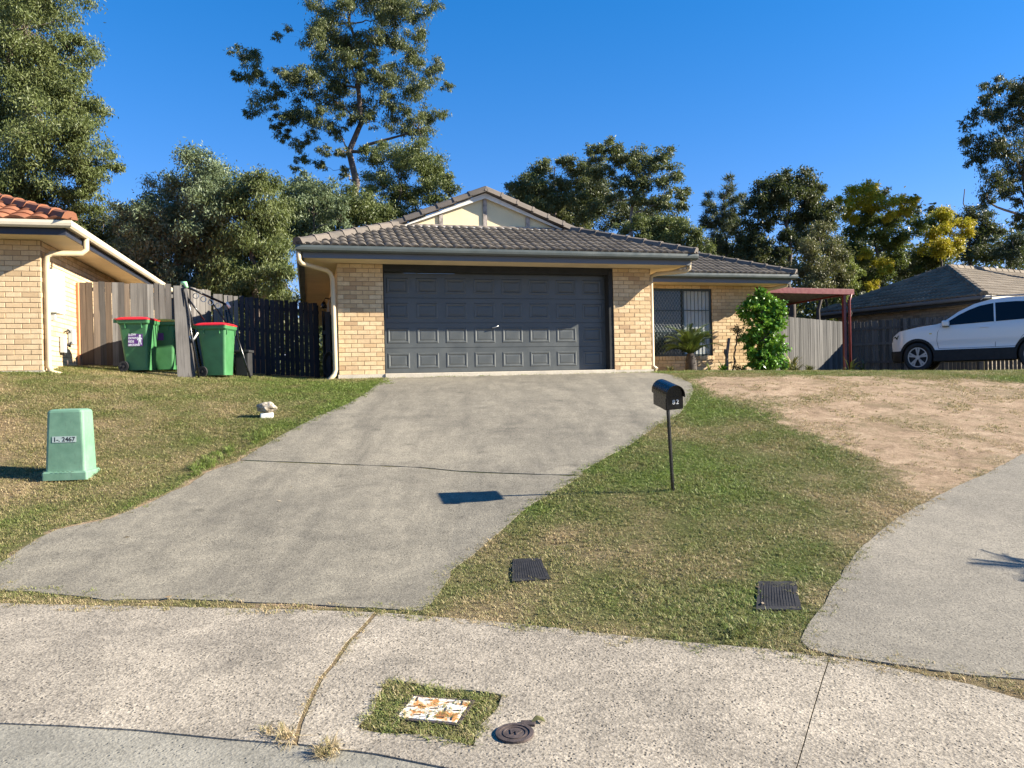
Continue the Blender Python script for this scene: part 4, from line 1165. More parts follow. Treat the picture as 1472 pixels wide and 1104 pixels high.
MB().loft(strip_along([(0.35, -0.004), (12, -0.004)], [(0.004, rez + 0.10), (0.02, rez + 0.10), (0.02, rez + 0.21), (0.004, rez + 0.21)])).build('gutter', M['cream_gut'], rh)
rtz = rez + 0.20; S2 = 0.46; s2 = math.sqrt(1 + S2 * S2); hr = RLL / 2
tmf = tile_mesh('roof_tile', M['tile_f'], hgt=0.05)
e = 0.04
plate('roof_base', [(e, e, rtz), (e, RLL - e, rtz), (hr, hr, rtz + (hr - e) * S2)], M['tile_f'], rr_)
plate('roof_base', [(e, e, rtz), (12, e, rtz), (12, hr, rtz + (hr - e) * S2), (hr, hr, rtz + (hr - e) * S2)], M['tile_f'], rr_)
plate('roof_base', [(e, RLL - e, rtz), (12, RLL - e, rtz), (12, hr, rtz + (hr - e) * S2), (hr, hr, rtz + (hr - e) * S2)], M['tile_f'], rr_)
roof_face(rr_, tmf, M['tile_f'], (e - 0.03, RLL, rtz - 0.01), (0, -1, 0), Vector((1, 0, S2)) / s2, RLL, hr * s2 - 0.1,
          [((e, e, 0), Vector((-1, 1, 0)).normalized()), ((e, RLL - e, 0), Vector((-1, -1, 0)).normalized())])
roof_face(rr_, tmf, M['tile_f'], (e, e - 0.03, rtz - 0.01), (1, 0, 0), Vector((0, 1, S2)) / s2, 8.4, hr * s2 - 0.1,
          [((e, e, 0), Vector((1, -1, 0)).normalized())])
cmf = cap_mesh('ridge_tile', M['tile_f'])
caps(rr_, cmf, (0, 0, rtz + 0.05), (hr, hr, rtz + hr * S2 + 0.05)); caps(rr_, cmf, (0, RLL, rtz + 0.05), (hr, hr, rtz + hr * S2 + 0.05)); caps(rr_, cmf, (hr, hr, rtz + hr * S2 + 0.05), (11.5, hr, rtz + hr * S2 + 0.05))
MB().tube([(0.62, 0.2, rez + 0.1), (0.62, 0.2, rez - 0.1), (0.62, 0.44, rez - 0.3), (0.62, 0.44, 0)], 0.045).build('downpipe', M['cream_gut'], rh)
an = MB().tube([(9.0, hr, rtz + hr * S2), (9.0, hr, rtz + hr * S2 + 1.1)], 0.02, 6).tube([(8.5, hr, rtz + hr * S2 + 1.05), (9.6, hr, rtz + hr * S2 + 1.05)], 0.012, 5)
for k in range(7): an.tube([(8.55 + k * 0.16, hr - 0.3, rtz + hr * S2 + 1.05), (8.55 + k * 0.16, hr + 0.3, rtz + hr * S2 + 1.05)], 0.007, 4)
an.build('aerial', M['cgrey'], rh)

# ------------------------------------------------------------------ carport behind the right end
cp = empty('carport', hxy(10.9, 2.75).to_3d() + Vector((0, 0, EYE + 0.1)), HTH, label='red steel framed flat roofed carport joined to the right end of the house', cat='carport')
CW = 2.95; ch = 2.13
MB().box(-0.1, CW, 0, 0.06, ch, ch + 0.15, 0.006, M=Matrix.Rotation(R(-0.6), 4, 'Y').inverted()).build('fascia_beam', M['red_steel'], cp)
MB().box(CW - 0.06, CW, 0.06, 6, ch - 0.02, ch + 0.12).build('fascia_beam', M['red_steel'], cp)
pm = MB()
for k in range(15): pm.box(-0.1 + k * 0.2, -0.1 + k * 0.2 + 0.12, 0.1, 6, ch + 0.02, ch + 0.06)
pm.box(-0.1, CW - 0.07, 0.07, 6, ch + 0.06, ch + 0.075)
pm.build('roof_sheet', M['iron'], cp)
for (x, y) in ((CW - 0.26, 0.08), (CW - 0.26, 5.7)):
    MB().box(x, x + 0.075, y, y + 0.075, -0.4, ch).build('post', M['red_steel'], cp)
MB().tube([(CW - 0.06, 0.02, ch), (CW - 0.10, 0.05, ch - 0.2), (CW - 0.10, 0.06, -0.3)], 0.033, 8).build('downpipe', M['red_steel'], cp)

# ------------------------------------------------------------------ fences
def pal_mesh(name, mat, w=0.098, t=0.016):
    mb = MB(); mb.box(-w / 2, w / 2, -t / 2, t / 2, 0, 1.0); return mb.mesh(name, mat)
PAL = {}
def fence(a, b, h, mat, label, pitch=0.105, hv=0.015, face=1, posts=2.4, lift=0.03, h1=None, shrink=0.98, w=0.098, skip=(), mat2=None, back=False):
    """paling fence from a to b; palings stand on the side given by face, rails and posts on the other"""
    a = Vector((a[0], a[1])); b = Vector((b[0], b[1])); d = b - a; L = d.length; an = math.atan2(d.y, d.x)
    f = empty('paling_fence', (a.x, a.y, float(gz(a.x, a.y))), an, label=label, cat='fence')
    rg = random.Random(int(L * 1000)); n = int(L / pitch)
    h1 = h if h1 is None else h1
    z0 = f.location.z
    def gl(x):
        p = a + d * (x / L); return float(gz(p.x, p.y)) - z0
    for i in range(n):
        if i in skip: continue
        x = (i + 0.5) * pitch; mt = mat
        if mat2 is not None and i in mat2[1]: mt = mat2[0]
        key = (mt.name, w)
        if key not in PAL: PAL[key] = pal_mesh('paling', mt, w)
        hh = (h + (h1 - h) * i / n) + rg.uniform(-hv, hv)
        # each paling its own height through a shared mesh
        link('paling', PAL[key], f, loc=(x, -face * 0.02 + rg.uniform(-.003, .003), gl(x) + lift), rot=(rg.uniform(-.006, .006), rg.uniform(-.008, .008), rg.uniform(-.03, .03)), scale=(shrink * rg.uniform(0.96, 1.0), 1, hh - lift))
    for z in (0.35, 0.95, 1.45):
        if z > h - 0.1: continue
        mb = MB(); mb.add([(0, face * 0.0, z + gl(0)), (L, face * 0.0, z + gl(L)), (L, face * 0.04, z + gl(L)), (0, face * 0.04, z + gl(0)), (0, face * 0.0, z + 0.07 + gl(0)), (L, face * 0.0, z + 0.07 + gl(L)), (L, face * 0.04, z + 0.07 + gl(L)), (0, face * 0.04, z + 0.07 + gl(0))],
                          [(0, 1, 2, 3), (4, 5, 6, 7), (0, 1, 5, 4), (1, 2, 6, 5), (2, 3, 7, 6), (3, 0, 4, 7)])
        mb.build('rail', mat, f)
    k = max(1, round(L / posts))
    for i in range(k + 1):
        x = min(max(L * i / k, 0.05), L - 0.05)
        MB().box(x - 0.05, x + 0.05, face * 0.042 if face > 0 else -0.14, face * 0.14 if face > 0 else -0.042, gl(x) - 0.1, gl(x) + h * (0.98 if not back else 1.0)).build('post', mat, f)
    return f
fence((-8.15, 14.6), (-6.72, 15.35), 1.60, M['wood'], 'weathered brown and grey paling gate between the left house and the first bin', mat2=(M['wood_brown'], (0, 1, 2, 4, 7)), h1=1.72, shrink=1.13)
MB().box(-0.03, 0.03, -0.03, 0.03, -0.1, 1.58).build('orange_post', M['wood_new']).location = (-8.18, 14.55, float(gz(-8.18, 14.55)))
tag(bpy.data.objects['orange_post'], 'thin orange timber post between the left house wall and the brown gate', 'post')
fence((-6.60, 15.35), (-6.38, 16.4), 1.72, M['wood'], 'sunlit grey paling fence running back behind the folded black frame', shrink=1.0, face=1)
fence((-6.36, 16.45), (-4.32, 17.35), 1.68, M['wood_shaded'], 'dark paling fence in the shade left of the garage', shrink=0.93, mat2=(M['wood'], tuple(range(0, 5))), posts=1.2)  # first palings keep the lit grey, the rest have shade painted in
fence((-4.05, 17.5), (-3.95, 16.2), 1.45, M['wood_shaded'], 'dark narrow gate leaf beside the garage wall', shrink=0.9)
fence((7.3, 22.4), (10.9, 25.2), 1.72, M['wood_r'], 'silver grey paling fence under the red carport', shrink=1.0, face=1, hv=0.006)
fence((11.0, 25.9), (17.6, 20.9), 1.74, M['wood_r'], 'shaded grey paling fence with rails and posts running behind the white car', shrink=0.9, face=-1, hv=0.03, back=True, posts=2.1)

# ------------------------------------------------------------------ trees
def leaf_cloud(cent, rad, n, L, W, droop, rng, flat=1.0, jit=1.0):
    """n rhombic leaves around each cluster centre (n one number or one per cluster)"""
    C = np.repeat(cent, n, axis=0); Rr = np.repeat(rad, n)
    N = len(C)
    P = C + rng.normal(0, 0.5, (N, 3)) * Rr[:, None] * np.array([1, 1, flat])
    d = rng.normal(0, 1, (N, 3)); d[:, 2] -= droop; d /= np.linalg.norm(d, axis=1)[:, None]
    s = np.cross(d, rng.normal(0, 1, (N, 3))); s /= np.linalg.norm(s, axis=1)[:, None] + 1e-9
    l = L * rng.uniform(0.6, 1.25, N)[:, None]; w = W * rng.uniform(0.7, 1.2, N)[:, None]
    V = np.stack([P, P + d * l * 0.45 + s * w * 0.5, P + d * l, P + d * l * 0.45 - s * w * 0.5], 1).reshape(-1, 3)
    return V

def bez(a, b, c, n):
    t = np.linspace(0, 1, n)[:, None]
    return (1 - t) ** 2 * a + 2 * t * (1 - t) * b + t * t * c

COVK, LEAFK = 2.9, 0.98
LEAVES = 0
def tree(name, label, cat, base, blobs, lm, bark, L=0.12, W=0.034, cover=2.0, droop=0.8, tr=0.16, seed=1, sub=16, flat=0.85, group=None, twigs=True, tight=0.42, lean=None, top=None, tmax=None, small=False):
    """blobs: [(centre, radius)] in world space; the trunk rises from base and limbs reach every blob"""
    rng = np.random.default_rng(seed); rnd_ = random.Random(seed)
    root = empty(name, base, label=label, cat=cat, group=group)
    B = Vector(base)
    cs = np.array([tuple(c) for c, r in blobs]); rs = np.array([r for c, r in blobs])
    cx = np.average(cs[:, 0], weights=rs); cy = np.average(cs[:, 1], weights=rs)
    zt = float((cs[:, 2] - rs * 0.1).max()) if tmax is None else tmax
    tp = Vector((cx, cy, zt)) if top is None else Vector(top)
    tp.x = B.x + (tp.x - B.x) * 0.8; tp.y = B.y + (tp.y - B.y) * 0.8
    H = tp.z - B.z; nT = 14
    tk = [B + (tp - B) * (i / (nT - 1)) + Vector((rnd_.uniform(-1, 1), rnd_.uniform(-1, 1), 0)) * (0.02 * H * (0 < i < nT - 1)) for i in range(nT)]
    tk[0] = B + Vector((0, 0, -0.2))
    tr_ = [max(tr * (1 - i / (nT - 1)) ** 0.8, 0.02) * (1.35 if i == 0 else 1) for i in range(nT)]
    mb = MB(); mb.tube([p - B for p in tk], tr_, 8)
    cent = []; crad = []; cnt = []
    cover = cover * COVK; sub = sub * 1.7; tight = tight * 0.84
    if not small: L *= LEAFK; W *= LEAFK
    nodes = [(tk[i].copy(), tr_[i]) for i in range(nT) if i >= nT * 0.3]
    order = sorted(blobs, key=lambda t: math.hypot(t[0][0] - B.x, t[0][1] - B.y) + 0.15 * t[0][2])
    for (c, r) in order:
        c = Vector(c) + Vector((rnd_.uniform(-1, 1), 0, rnd_.uniform(-1, 1))) * r * 0.12
        def cost(nd):
            p = nd[0]; v = c - p
            return v.length + 1.6 * max(0, p.z - c.z + 0.15 * v.length) - 3.0 * nd[1]
        a, ra = min(nodes, key=cost)
        v = c - a
        mid = a.lerp(c, 0.5) + Vector((rnd_.uniform(-.12, .12), rnd_.uniform(-.12, .12), -0.10)) * v.length
        pts = bez(np.array(a), np.array(mid), np.array(c), 7)
        pts[1:-1] += rng.normal(0, 0.035 * v.length, pts[1:-1].shape)
        r0 = min(ra * 0.66, 0.02 + 0.025 * r + 0.014 * v.length)
        rad_ = [r0 * (1 - 0.6 * k / 6) for k in range(7)]
        mb.tube([Vector(p) - B for p in pts], rad_, 6, cap=False)
        nodes += [(Vector(pts[k]), rad_[k]) for k in (3, 5, 6)]
        ns = max(5, int(sub * min(2.2, max(0.4, r))))
        nl = max(6, int(cover * math.pi * r * r / (L * W * 0.5) / ns))
        for k in range(ns):
            u = rng.normal(0, 1, 3); u /= np.linalg.norm(u); u[2] *= flat
            q = np.array(c) + u * r * rng.uniform(0.1, 1.15) ** 0.6 * 0.92
            rr = r * tight * rng.uniform(0.7, 1.3)
            cent.append(q); crad.append(rr); cnt.append(int(nl * rng.uniform(0.6, 1.4)))
            if twigs:
                s0 = np.array(c); m_ = (s0 + q) / 2 + rng.normal(0, 0.12 * r, 3)
                e0 = rad_[-1] * 0.7
                mb.tube([Vector(p) - B for p in bez(s0, m_, q, 4)], [e0, e0 * 0.8, e0 * 0.5, 0.005], 4, cap=False)
    mb.build('trunk', bark, root)
    cent = np.array(cent) - np.array(B); crad = np.array(crad)
    V = leaf_cloud(cent, crad, np.array(cnt), L, W, droop, rng, flat=0.75)
    global LEAVES
    LEAVES += len(V) // 4
    F = np.arange(len(V)).reshape(-1, 4)
    me = npmesh('crown', V, F); me.materials.append(lm)
    link('crown', me, root)
    return root

LEAF = {
 'euc': leaf_mat('eucalypt_leaves', [(0.061, 0.076, 0.028), (0.094, 0.116, 0.041), (0.141, 0.161, 0.064), (0.207, 0.211, 0.101)], 0.25),
 'euc_dark': leaf_mat('dark_eucalypt_leaves', [(0.034, 0.047, 0.022), (0.056, 0.074, 0.032), (0.090, 0.106, 0.050), (0.123, 0.134, 0.070)], 0.2),
 'olive': leaf_mat('olive_leaves', [(0.056, 0.076, 0.023), (0.099, 0.126, 0.037), (0.141, 0.167, 0.055), (0.207, 0.227, 0.092)], 0.25),
 'grey': leaf_mat('grey_green_leaves', [(0.071, 0.095, 0.046), (0.113, 0.151, 0.074), (0.160, 0.207, 0.110), (0.226, 0.272, 0.156)], 0.25),
 'lime': leaf_mat('light_green_leaves', [(0.101, 0.134, 0.025), (0.157, 0.202, 0.040), (0.213, 0.246, 0.055), (0.291, 0.302, 0.090)], 0.3),
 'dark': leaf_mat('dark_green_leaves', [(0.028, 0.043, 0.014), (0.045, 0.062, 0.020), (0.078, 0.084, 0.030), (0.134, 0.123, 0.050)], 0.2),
 'brown': leaf_mat('brownish_leaves', [(0.067, 0.073, 0.028), (0.112, 0.112, 0.045), (0.168, 0.157, 0.065), (0.246, 0.213, 0.100)], 0.22),
 'yellow': leaf_mat('yellow_leaves', [(0.213, 0.224, 0.015), (0.383, 0.341, 0.020), (0.532, 0.423, 0.025), (0.638, 0.470, 0.030)], 0.35),
 'ygreen': leaf_mat('deep_green_pinnate_leaves', [(0.034, 0.056, 0.012), (0.056, 0.084, 0.016), (0.095, 0.123, 0.020), (0.179, 0.190, 0.025)], 0.3),
 'bush': leaf_mat('glossy_green_leaves', [(0.039, 0.112, 0.012), (0.078, 0.202, 0.020), (0.134, 0.302, 0.030), (0.224, 0.426, 0.060)], 0.3, 0.35, 4.0),
}
def blobs_px(lst, D, ox=0, oy=0, s=1.0, spread=0.5, seed=1, rk=1.2):
    rg = random.Random(seed); out = []
    for b in lst:
        px, py, r = ox + b[0] * s, oy + b[1] * s, b[2] * s
        Y = D + rg.uniform(-1, 1) * spread * (b[2] * s * D / FPX + 0.6)
        out.append((at(px, py, Y), r * Y / FPX * rk))
    return out
def foot(px, D):
    p = at(px, 540, D); return (p.x, D, float(gz(p.x, D)))

tree('gum_tree', 'tall leafy gum tree filling the upper left corner above the terracotta roof', 'tree', foot(30, 24),
     blobs_px([(30, 40, 60), (108, 75, 36), (85, 120, 50), (20, 130, 70), (118, 165, 32), (60, 200, 60), (120, 215, 34), (162, 234, 17), (90, 255, 42), (20, 270, 50), (-40, 150, 80), (-60, 260, 60), (-30, 20, 70), (128, 275, 26), (60, -20, 60), (95, -60, 50), (40, 300, 45), (100, 305, 35), (-70, -50, 90)], 24, seed=3),
     LEAF['olive'], M['bark'], cover=1.25, droop=1.2, tr=0.34, seed=11, sub=12, tight=0.34)
tree('gum_tree', 'dense rounded grey green tree behind the paling fence and the bins', 'tree', foot(265, 23),
     blobs_px([(195, 318, 26), (215, 335, 38), (252, 280, 34), (285, 256, 36), (300, 300, 46), (255, 345, 46), (215, 390, 40), (300, 345, 42), (300, 395, 40), (250, 405, 34), (180, 372, 26), (325, 270, 22)], 23, seed=4),
     LEAF['grey'], M['bark'], cover=2.1, droop=1.0, tr=0.17, seed=12)
tree('gum_tree', 'bushy olive tree with hanging leaves just left of the house eaves', 'tree', foot(370, 22),
     blobs_px([(335, 292, 26), (373, 265, 28), (392, 305, 34), (350, 340, 42), (395, 355, 36), (360, 390, 42), (405, 400, 28), (330, 410, 34), (400, 430, 26), (350, 430, 30)], 22, seed=5),
     LEAF['olive'], M['bark'], cover=2.1, droop=1.4, tr=0.15, seed=13, L=0.13, W=0.03)
tree('gum_tree', 'dark tree between the tall left tree and the grey green one', 'tree', foot(165, 27),
     blobs_px([(165, 320, 30), (140, 350, 36), (180, 360, 34), (150, 395, 34), (205, 310, 20), (110, 330, 34), (120, 380, 36), (200, 410, 34), (80, 345, 30)], 27, seed=6),
     LEAF['dark'], M['bark_dark'], cover=2.0, droop=0.8, tr=0.15, seed=14)
Z2 = dict(ox=320, oy=0, s=0.308)
tree('eucalyptus_tree', 'very tall open eucalyptus with bare twisting limbs rising behind the garage roof', 'tree', foot(509, 32),
     blobs_px([(105, 255, 55), (140, 330, 62), (85, 350, 38), (190, 470, 58), (130, 530, 34), (310, 130, 20), (250, 165, 24), (490, 110, 95), (450, 190, 80), (560, 170, 80), (420, 380, 80), (320, 360, 70), (350, 520, 80), (290, 630, 42), (440, 540, 70), (590, 280, 80), (540, 400, 80), (640, 480, 60), (780, 90, 100), (880, 50, 80), (700, 10, 90), (560, 20, 60), (420, -20, 60), (980, 20, 40), (590, 550, 50), (730, 370, 60), (860, 280, 75), (980, 330, 55), (1045, 400, 30), (910, 430, 75), (960, 540, 60), (760, 470, 60), (830, 560, 75), (920, 610, 65), (700, 170, 50), (900, 160, 50), (380, 730, 34), (340, 780, 22), (650, 350, 60), (620, -80, 100), (800, -90, 110), (470, -100, 80), (1030, 530, 24), (510, 470, 60), (680, 560, 40), (250, 560, 40), (640, 200, 60), (800, 200, 60), (480, 290, 60), (700, 280, 60), (800, 340, 60), (240, 420, 50), (540, 620, 40), (420, 640, 38), (480, 700, 34), (350, 670, 36), (560, 700, 36), (450, 760, 34), (560, 800, 30)], 32, seed=7, spread=0.8, **Z2),
     LEAF['euc'], M['bark'], cover=1.12, droop=1.3, tr=0.24, seed=15, sub=17, tight=0.34, L=0.15, W=0.036, flat=0.8, top=at(512, -60, 32), tmax=at(500, -60, 32).z)
tree('gum_tree', 'medium green tree spreading beside the tall eucalyptus trunk above the garage roof', 'tree', foot(572, 28),
     blobs_px([(690, 720, 50), (790, 750, 85), (890, 730, 80), (990, 790, 80), (1060, 860, 45), (960, 890, 70), (850, 900, 80), (730, 850, 70), (700, 960, 70), (790, 990, 60), (640, 1000, 50), (900, 980, 50), (1040, 930, 40)], 28, seed=8, **Z2),
     LEAF['olive'], M['bark_dark'], cover=1.8, droop=0.9, tr=0.13, seed=16, L=0.11, W=0.034)
tree('gum_tree', 'small pale grey green tree at the foot of the tall eucalyptus', 'tree', foot(450, 24),
     blobs_px([(400, 850, 50), (460, 900, 70), (380, 950, 75), (500, 960, 55), (320, 900, 45), (540, 1020, 50), (430, 1030, 75), (300, 990, 50), (330, 1080, 60), (420, 1120, 60), (560, 950, 40)], 24, seed=9, **Z2),
     LEAF['grey'], M['bark'], cover=1.5, droop=1.1, tr=0.10, seed=17)
Z3 = dict(ox=700, oy=180, s=0.2582)
tree('gum_tree', 'rounded dark green tree just right of the roof apex', 'tree', foot(810, 31),
     blobs_px([(165, 350, 55), (250, 290, 70), (320, 240, 60), (300, 370, 80), (220, 410, 65), (390, 430, 75), (420, 320, 60), (450, 215, 50), (510, 270, 55), (480, 400, 70), (560, 480, 60), (530, 560, 60), (410, 520, 70), (300, 470, 60)], 31, seed=10, **Z3),
     LEAF['euc'], M['bark'], cover=1.9, droop=0.7, tr=0.15, seed=18, L=0.13, W=0.04)
tree('gum_tree', 'wide airy green tree with visible branches right of the roof apex', 'tree', foot(905, 30),
     blobs_px([(600, 160, 60), (680, 115, 50), (720, 190, 70), (850, 200, 80), (980, 180, 65), (900, 300, 90), (1030, 280, 75), (1080, 380, 50), (760, 320, 70), (640, 260, 60), (980, 420, 70), (810, 410, 50), (1080, 450, 40), (700, 410, 40), (880, 420, 40)], 30, seed=11, **Z3),
     LEAF['euc'], M['bark'], cover=1.75, droop=0.6, tr=0.15, seed=19, sub=18, tight=0.36, L=0.13, W=0.042)
tree('shrubby_tree', 'low brownish green tree above the join of the two roofs', 'tree', foot(975, 26),
     blobs_px([(860, 570, 70), (960, 560, 70), (1050, 560, 65), (1120, 600, 65), (1210, 660, 50), (1120, 690, 70), (1000, 650, 80), (750, 590, 50), (880, 640, 70), (1240, 720, 40)], 26, seed=12, **Z3),
     LEAF['olive'], M['bark'], cover=2.0, droop=0.7, tr=0.12, seed=20, L=0.10)
tree('casuarina_tree', 'feathery upright casuarina standing left of the dark round tree', 'tree', foot(1042, 29),
     blobs_px([(1345, 310, 26), (1350, 370, 40), (1325, 430, 50), (1245, 390, 24), (1240, 450, 40), (1420, 420, 36), (1300, 500, 60), (1400, 500, 50), (1260, 560, 60), (1350, 590, 70), (1410, 690, 60), (1310, 680, 60), (1220, 520, 30), (1215, 440, 18)], 29, seed=13, **Z3),
     LEAF['euc_dark'], M['bark_dark'], cover=1.4, droop=-0.9, tmax=at(1040, 285, 29).z, tr=0.09, seed=21, L=0.22, W=0.022, tight=0.3)
Z4 = dict(ox=1000, oy=80, s=0.3262)
tree('round_crowned_tree', 'dark dense round crowned tree above the right end of the roof', 'tree', foot(1136, 27),
     blobs_px([(330, 570, 52), (400, 550, 58), (480, 560, 60), (545, 590, 45), (290, 630, 58), (390, 640, 75), (510, 650, 75), (580, 680, 50), (265, 710, 50), (550, 740, 60), (330, 730, 40), (250, 790, 44), (300, 830, 40), (290, 890, 44), (440, 720, 46), (380, 880, 40), (400, 800, 40), (460, 800, 50), (240, 860, 40)], 27, seed=14, **Z4),
     LEAF['dark'], M['bark_dark'], cover=2.2, droop=0.6, tr=0.16, seed=22, L=0.11, W=0.045)
tree('shrubby_tree', 'olive brown tree hanging over the red carport roof', 'tree', foot(1180, 25),
     blobs_px([(540, 800, 62), (490, 860, 62), (590, 870, 62), (550, 940, 70), (460, 950, 50), (500, 1010, 50), (600, 1000, 50), (640, 960, 40)], 25, seed=15, **Z4),
     LEAF['brown'], M['bark_dark'], cover=1.9, droop=0.9, tr=0.10, seed=23, L=0.10)
tree('shrubby_tree', 'small fresh green tree between the carport and the yellowing tree', 'tree', foot(1220, 25.5),
     blobs_px([(670, 900, 38), (700, 950, 38), (680, 1000, 40), (650, 1050, 36)], 25.5, seed=16, **Z4),
     LEAF['lime'], M['bark_dark'], cover=1.6, droop=0.6, tr=0.06, seed=24, L=0.10)
tree('jacaranda_tree', 'feathery tree with dark green lower limbs and yellow top left of the neighbour roof', 'tree', foot(1252, 30),
     blobs_px([(760, 720, 60), (850, 730, 60), (700, 770, 48), (930, 780, 55), (680, 850, 44), (740, 890, 55), (860, 840, 55), (980, 740, 44), (940, 690, 34), (820, 960, 44), (900, 900, 50), (800, 800, 50)], 30, seed=17, **Z4),
     LEAF['ygreen'], M['bark_dark'], cover=1.5, droop=0.4, tr=0.15, seed=25, L=0.12, W=0.04, flat=0.5)
def add_crown(root, blobs, lm, cover, L, W, droop, seed, sub=14, tight=0.32, flat=0.6):
    rng = np.random.default_rng(seed); cent = []; crad = []
    for c, r in blobs:
        for k in range(max(4, int(sub * r))):
            u = rng.normal(0, 1, 3); u /= np.linalg.norm(u); u[2] *= flat
            cent.append(np.array(c) + u * r * rng.uniform(0.3, 1) - np.array(root.location)); crad.append(r * tight)
    n = int(COVK * cover * sum(math.pi * r * r for c, r in blobs) / (L * W * 0.5) / len(cent))
    V = leaf_cloud(np.array(cent), np.array(crad), n, L, W, droop, rng)
    me = npmesh('crown', V, np.arange(len(V)).reshape(-1, 4)); me.materials.append(lm)
    o = link('crown', me, root); o['label'] = 'yellow upper foliage'
add_crown(bpy.data.objects['jacaranda_tree'], blobs_px([(720, 600, 50), (775, 600, 52), (740, 650, 44), (850, 700, 34), (690, 720, 34), (950, 640, 26), (650, 640, 30), (740, 870, 30), (820, 650, 50), (700, 650, 44), (880, 650, 40), (660, 690, 34), (920, 690, 30), (760, 680, 40), (825, 915, 40), (780, 1010, 34), (840, 950, 30)], 29.2, seed=18, **Z4), LEAF['yellow'], 1.7, 0.12, 0.036, 0.3, 31)
tree('golden_tree', 'golden yellow leaved tree just left of the neighbour roof peak', 'tree', foot(1335, 31),
     blobs_px([(1060, 705, 48), (1115, 695, 42), (1175, 745, 42), (1100, 760, 55), (1040, 780, 44), (1140, 840, 48), (1070, 850, 55), (1200, 775, 26)], 31, seed=19, **Z4),
     LEAF['yellow'], M['bark_dark'], cover=1.9, droop=0.3, tr=0.10, seed=26, L=0.12, W=0.04, flat=0.55)
add_crown(bpy.data.objects['golden_tree'], blobs_px([(1040, 830, 44), (1000, 890, 46), (1080, 880, 44), (970, 940, 30), (1030, 740, 30), (1060, 900, 50)], 31.6, seed=20, **Z4), LEAF['ygreen'], 1.6, 0.12, 0.036, 0.3, 32)
bpy.data.objects['golden_tree'].children[-1]['label'] = 'green lower foliage'
tree('gum_tree', 'dark green tree right behind the golden tree', 'tree', foot(1400, 35),
     blobs_px([(1200, 700, 50), (1260, 715, 58), (1240, 800, 70), (1305, 780, 42), (1270, 880, 60), (1200, 860, 40), (1045, 675, 22), (960, 680, 26), (830, 600, 26), (780, 590, 18), (1320, 860, 40)], 35, seed=21, **Z4),
     LEAF['dark'], M['bark_dark'], cover=1.5, droop=0.7, tr=0.16, seed=27, L=0.13, W=0.045)
tree('gum_tree', 'tall dark gum tree at the right edge high above the neighbour roof', 'tree', foot(1520, 28),
     blobs_px([(1320, 160, 55), (1425, 110, 52), (1255, 225, 46), (1350, 270, 80), (1200, 300, 36), (1190, 370, 28), (1260, 400, 66), (1350, 420, 75), (1230, 465, 36), (1290, 540, 62), (1380, 570, 62), (1285, 620, 40), (1440, 640, 34), (1425, 720, 34), (1450, 470, 70), (1430, 200, 60), (1500, 300, 100), (1520, 150, 90), (1550, 450, 100), (1480, 720, 50), (1560, 600, 80)], 28, seed=22, **Z4),
     LEAF['dark'], M['bark'], cover=1.1, droop=1.2, tr=0.28, seed=28, L=0.14, W=0.036, tight=0.36)
tree('shrubby_tree', 'low dark tree above the ridge of the neighbour roof at the right', 'tree', foot(1450, 33),
     blobs_px([(1400, 830, 50), (1350, 870, 44), (1440, 870, 48), (1330, 810, 26), (1470, 810, 40), (1400, 890, 44)], 33, seed=23, **Z4),
     LEAF['euc_dark'], M['bark_dark'], cover=1.3, droop=0.7, tr=0.1, seed=29)
tree('shrubby_tree', 'low dark green thicket between the two trees right of the roof apex', 'tree', foot(860, 33),
     blobs_px([(790, 300, 30), (830, 290, 34), (870, 300, 34), (910, 310, 30), (760, 285, 26), (850, 260, 26), (950, 320, 28)], 33, seed=31),
     LEAF['euc_dark'], M['bark_dark'], cover=1.6, droop=0.7, tr=0.1, seed=51, L=0.12, W=0.04)
tree('gum_tree', 'bushy mid green tree low behind the left end of the garage roof', 'tree', foot(480, 27),
     blobs_px([(440, 290, 34), (480, 300, 34), (520, 290, 30), (455, 330, 32), (420, 320, 30), (540, 310, 26)], 27, seed=32),
     LEAF['olive'], M['bark_dark'], cover=1.7, droop=1.0, tr=0.1, seed=52)
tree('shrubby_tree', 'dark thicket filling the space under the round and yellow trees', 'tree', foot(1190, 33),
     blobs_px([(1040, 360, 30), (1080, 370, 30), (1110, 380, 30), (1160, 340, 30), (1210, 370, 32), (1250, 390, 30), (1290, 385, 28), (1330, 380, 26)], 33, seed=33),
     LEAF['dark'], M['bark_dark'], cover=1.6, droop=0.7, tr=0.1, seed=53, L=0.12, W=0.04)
# far wood behind the gardens
rng = np.random.default_rng(5)
cent = []; crad = []
for k in range(1900):
    x = rng.uniform(-46, 46); y = rng.uniform(38, 56); z = float(gz(x, y)) + rng.uniform(0.2, 5.6 + 2.6 * (x > 2)) * (0.75 + 0.25 * math.sin(x * 0.7))
    cent.append((x, y, z)); crad.append(rng.uniform(0.8, 1.5))
V = leaf_cloud(np.array(cent), np.array(crad), 130, 0.32, 0.15, 0.6, rng)
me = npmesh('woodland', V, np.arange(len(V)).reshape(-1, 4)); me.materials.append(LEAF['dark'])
tag(link('woodland', me), 'dark belt of bushland filling the gaps behind the gardens', kind='stuff')

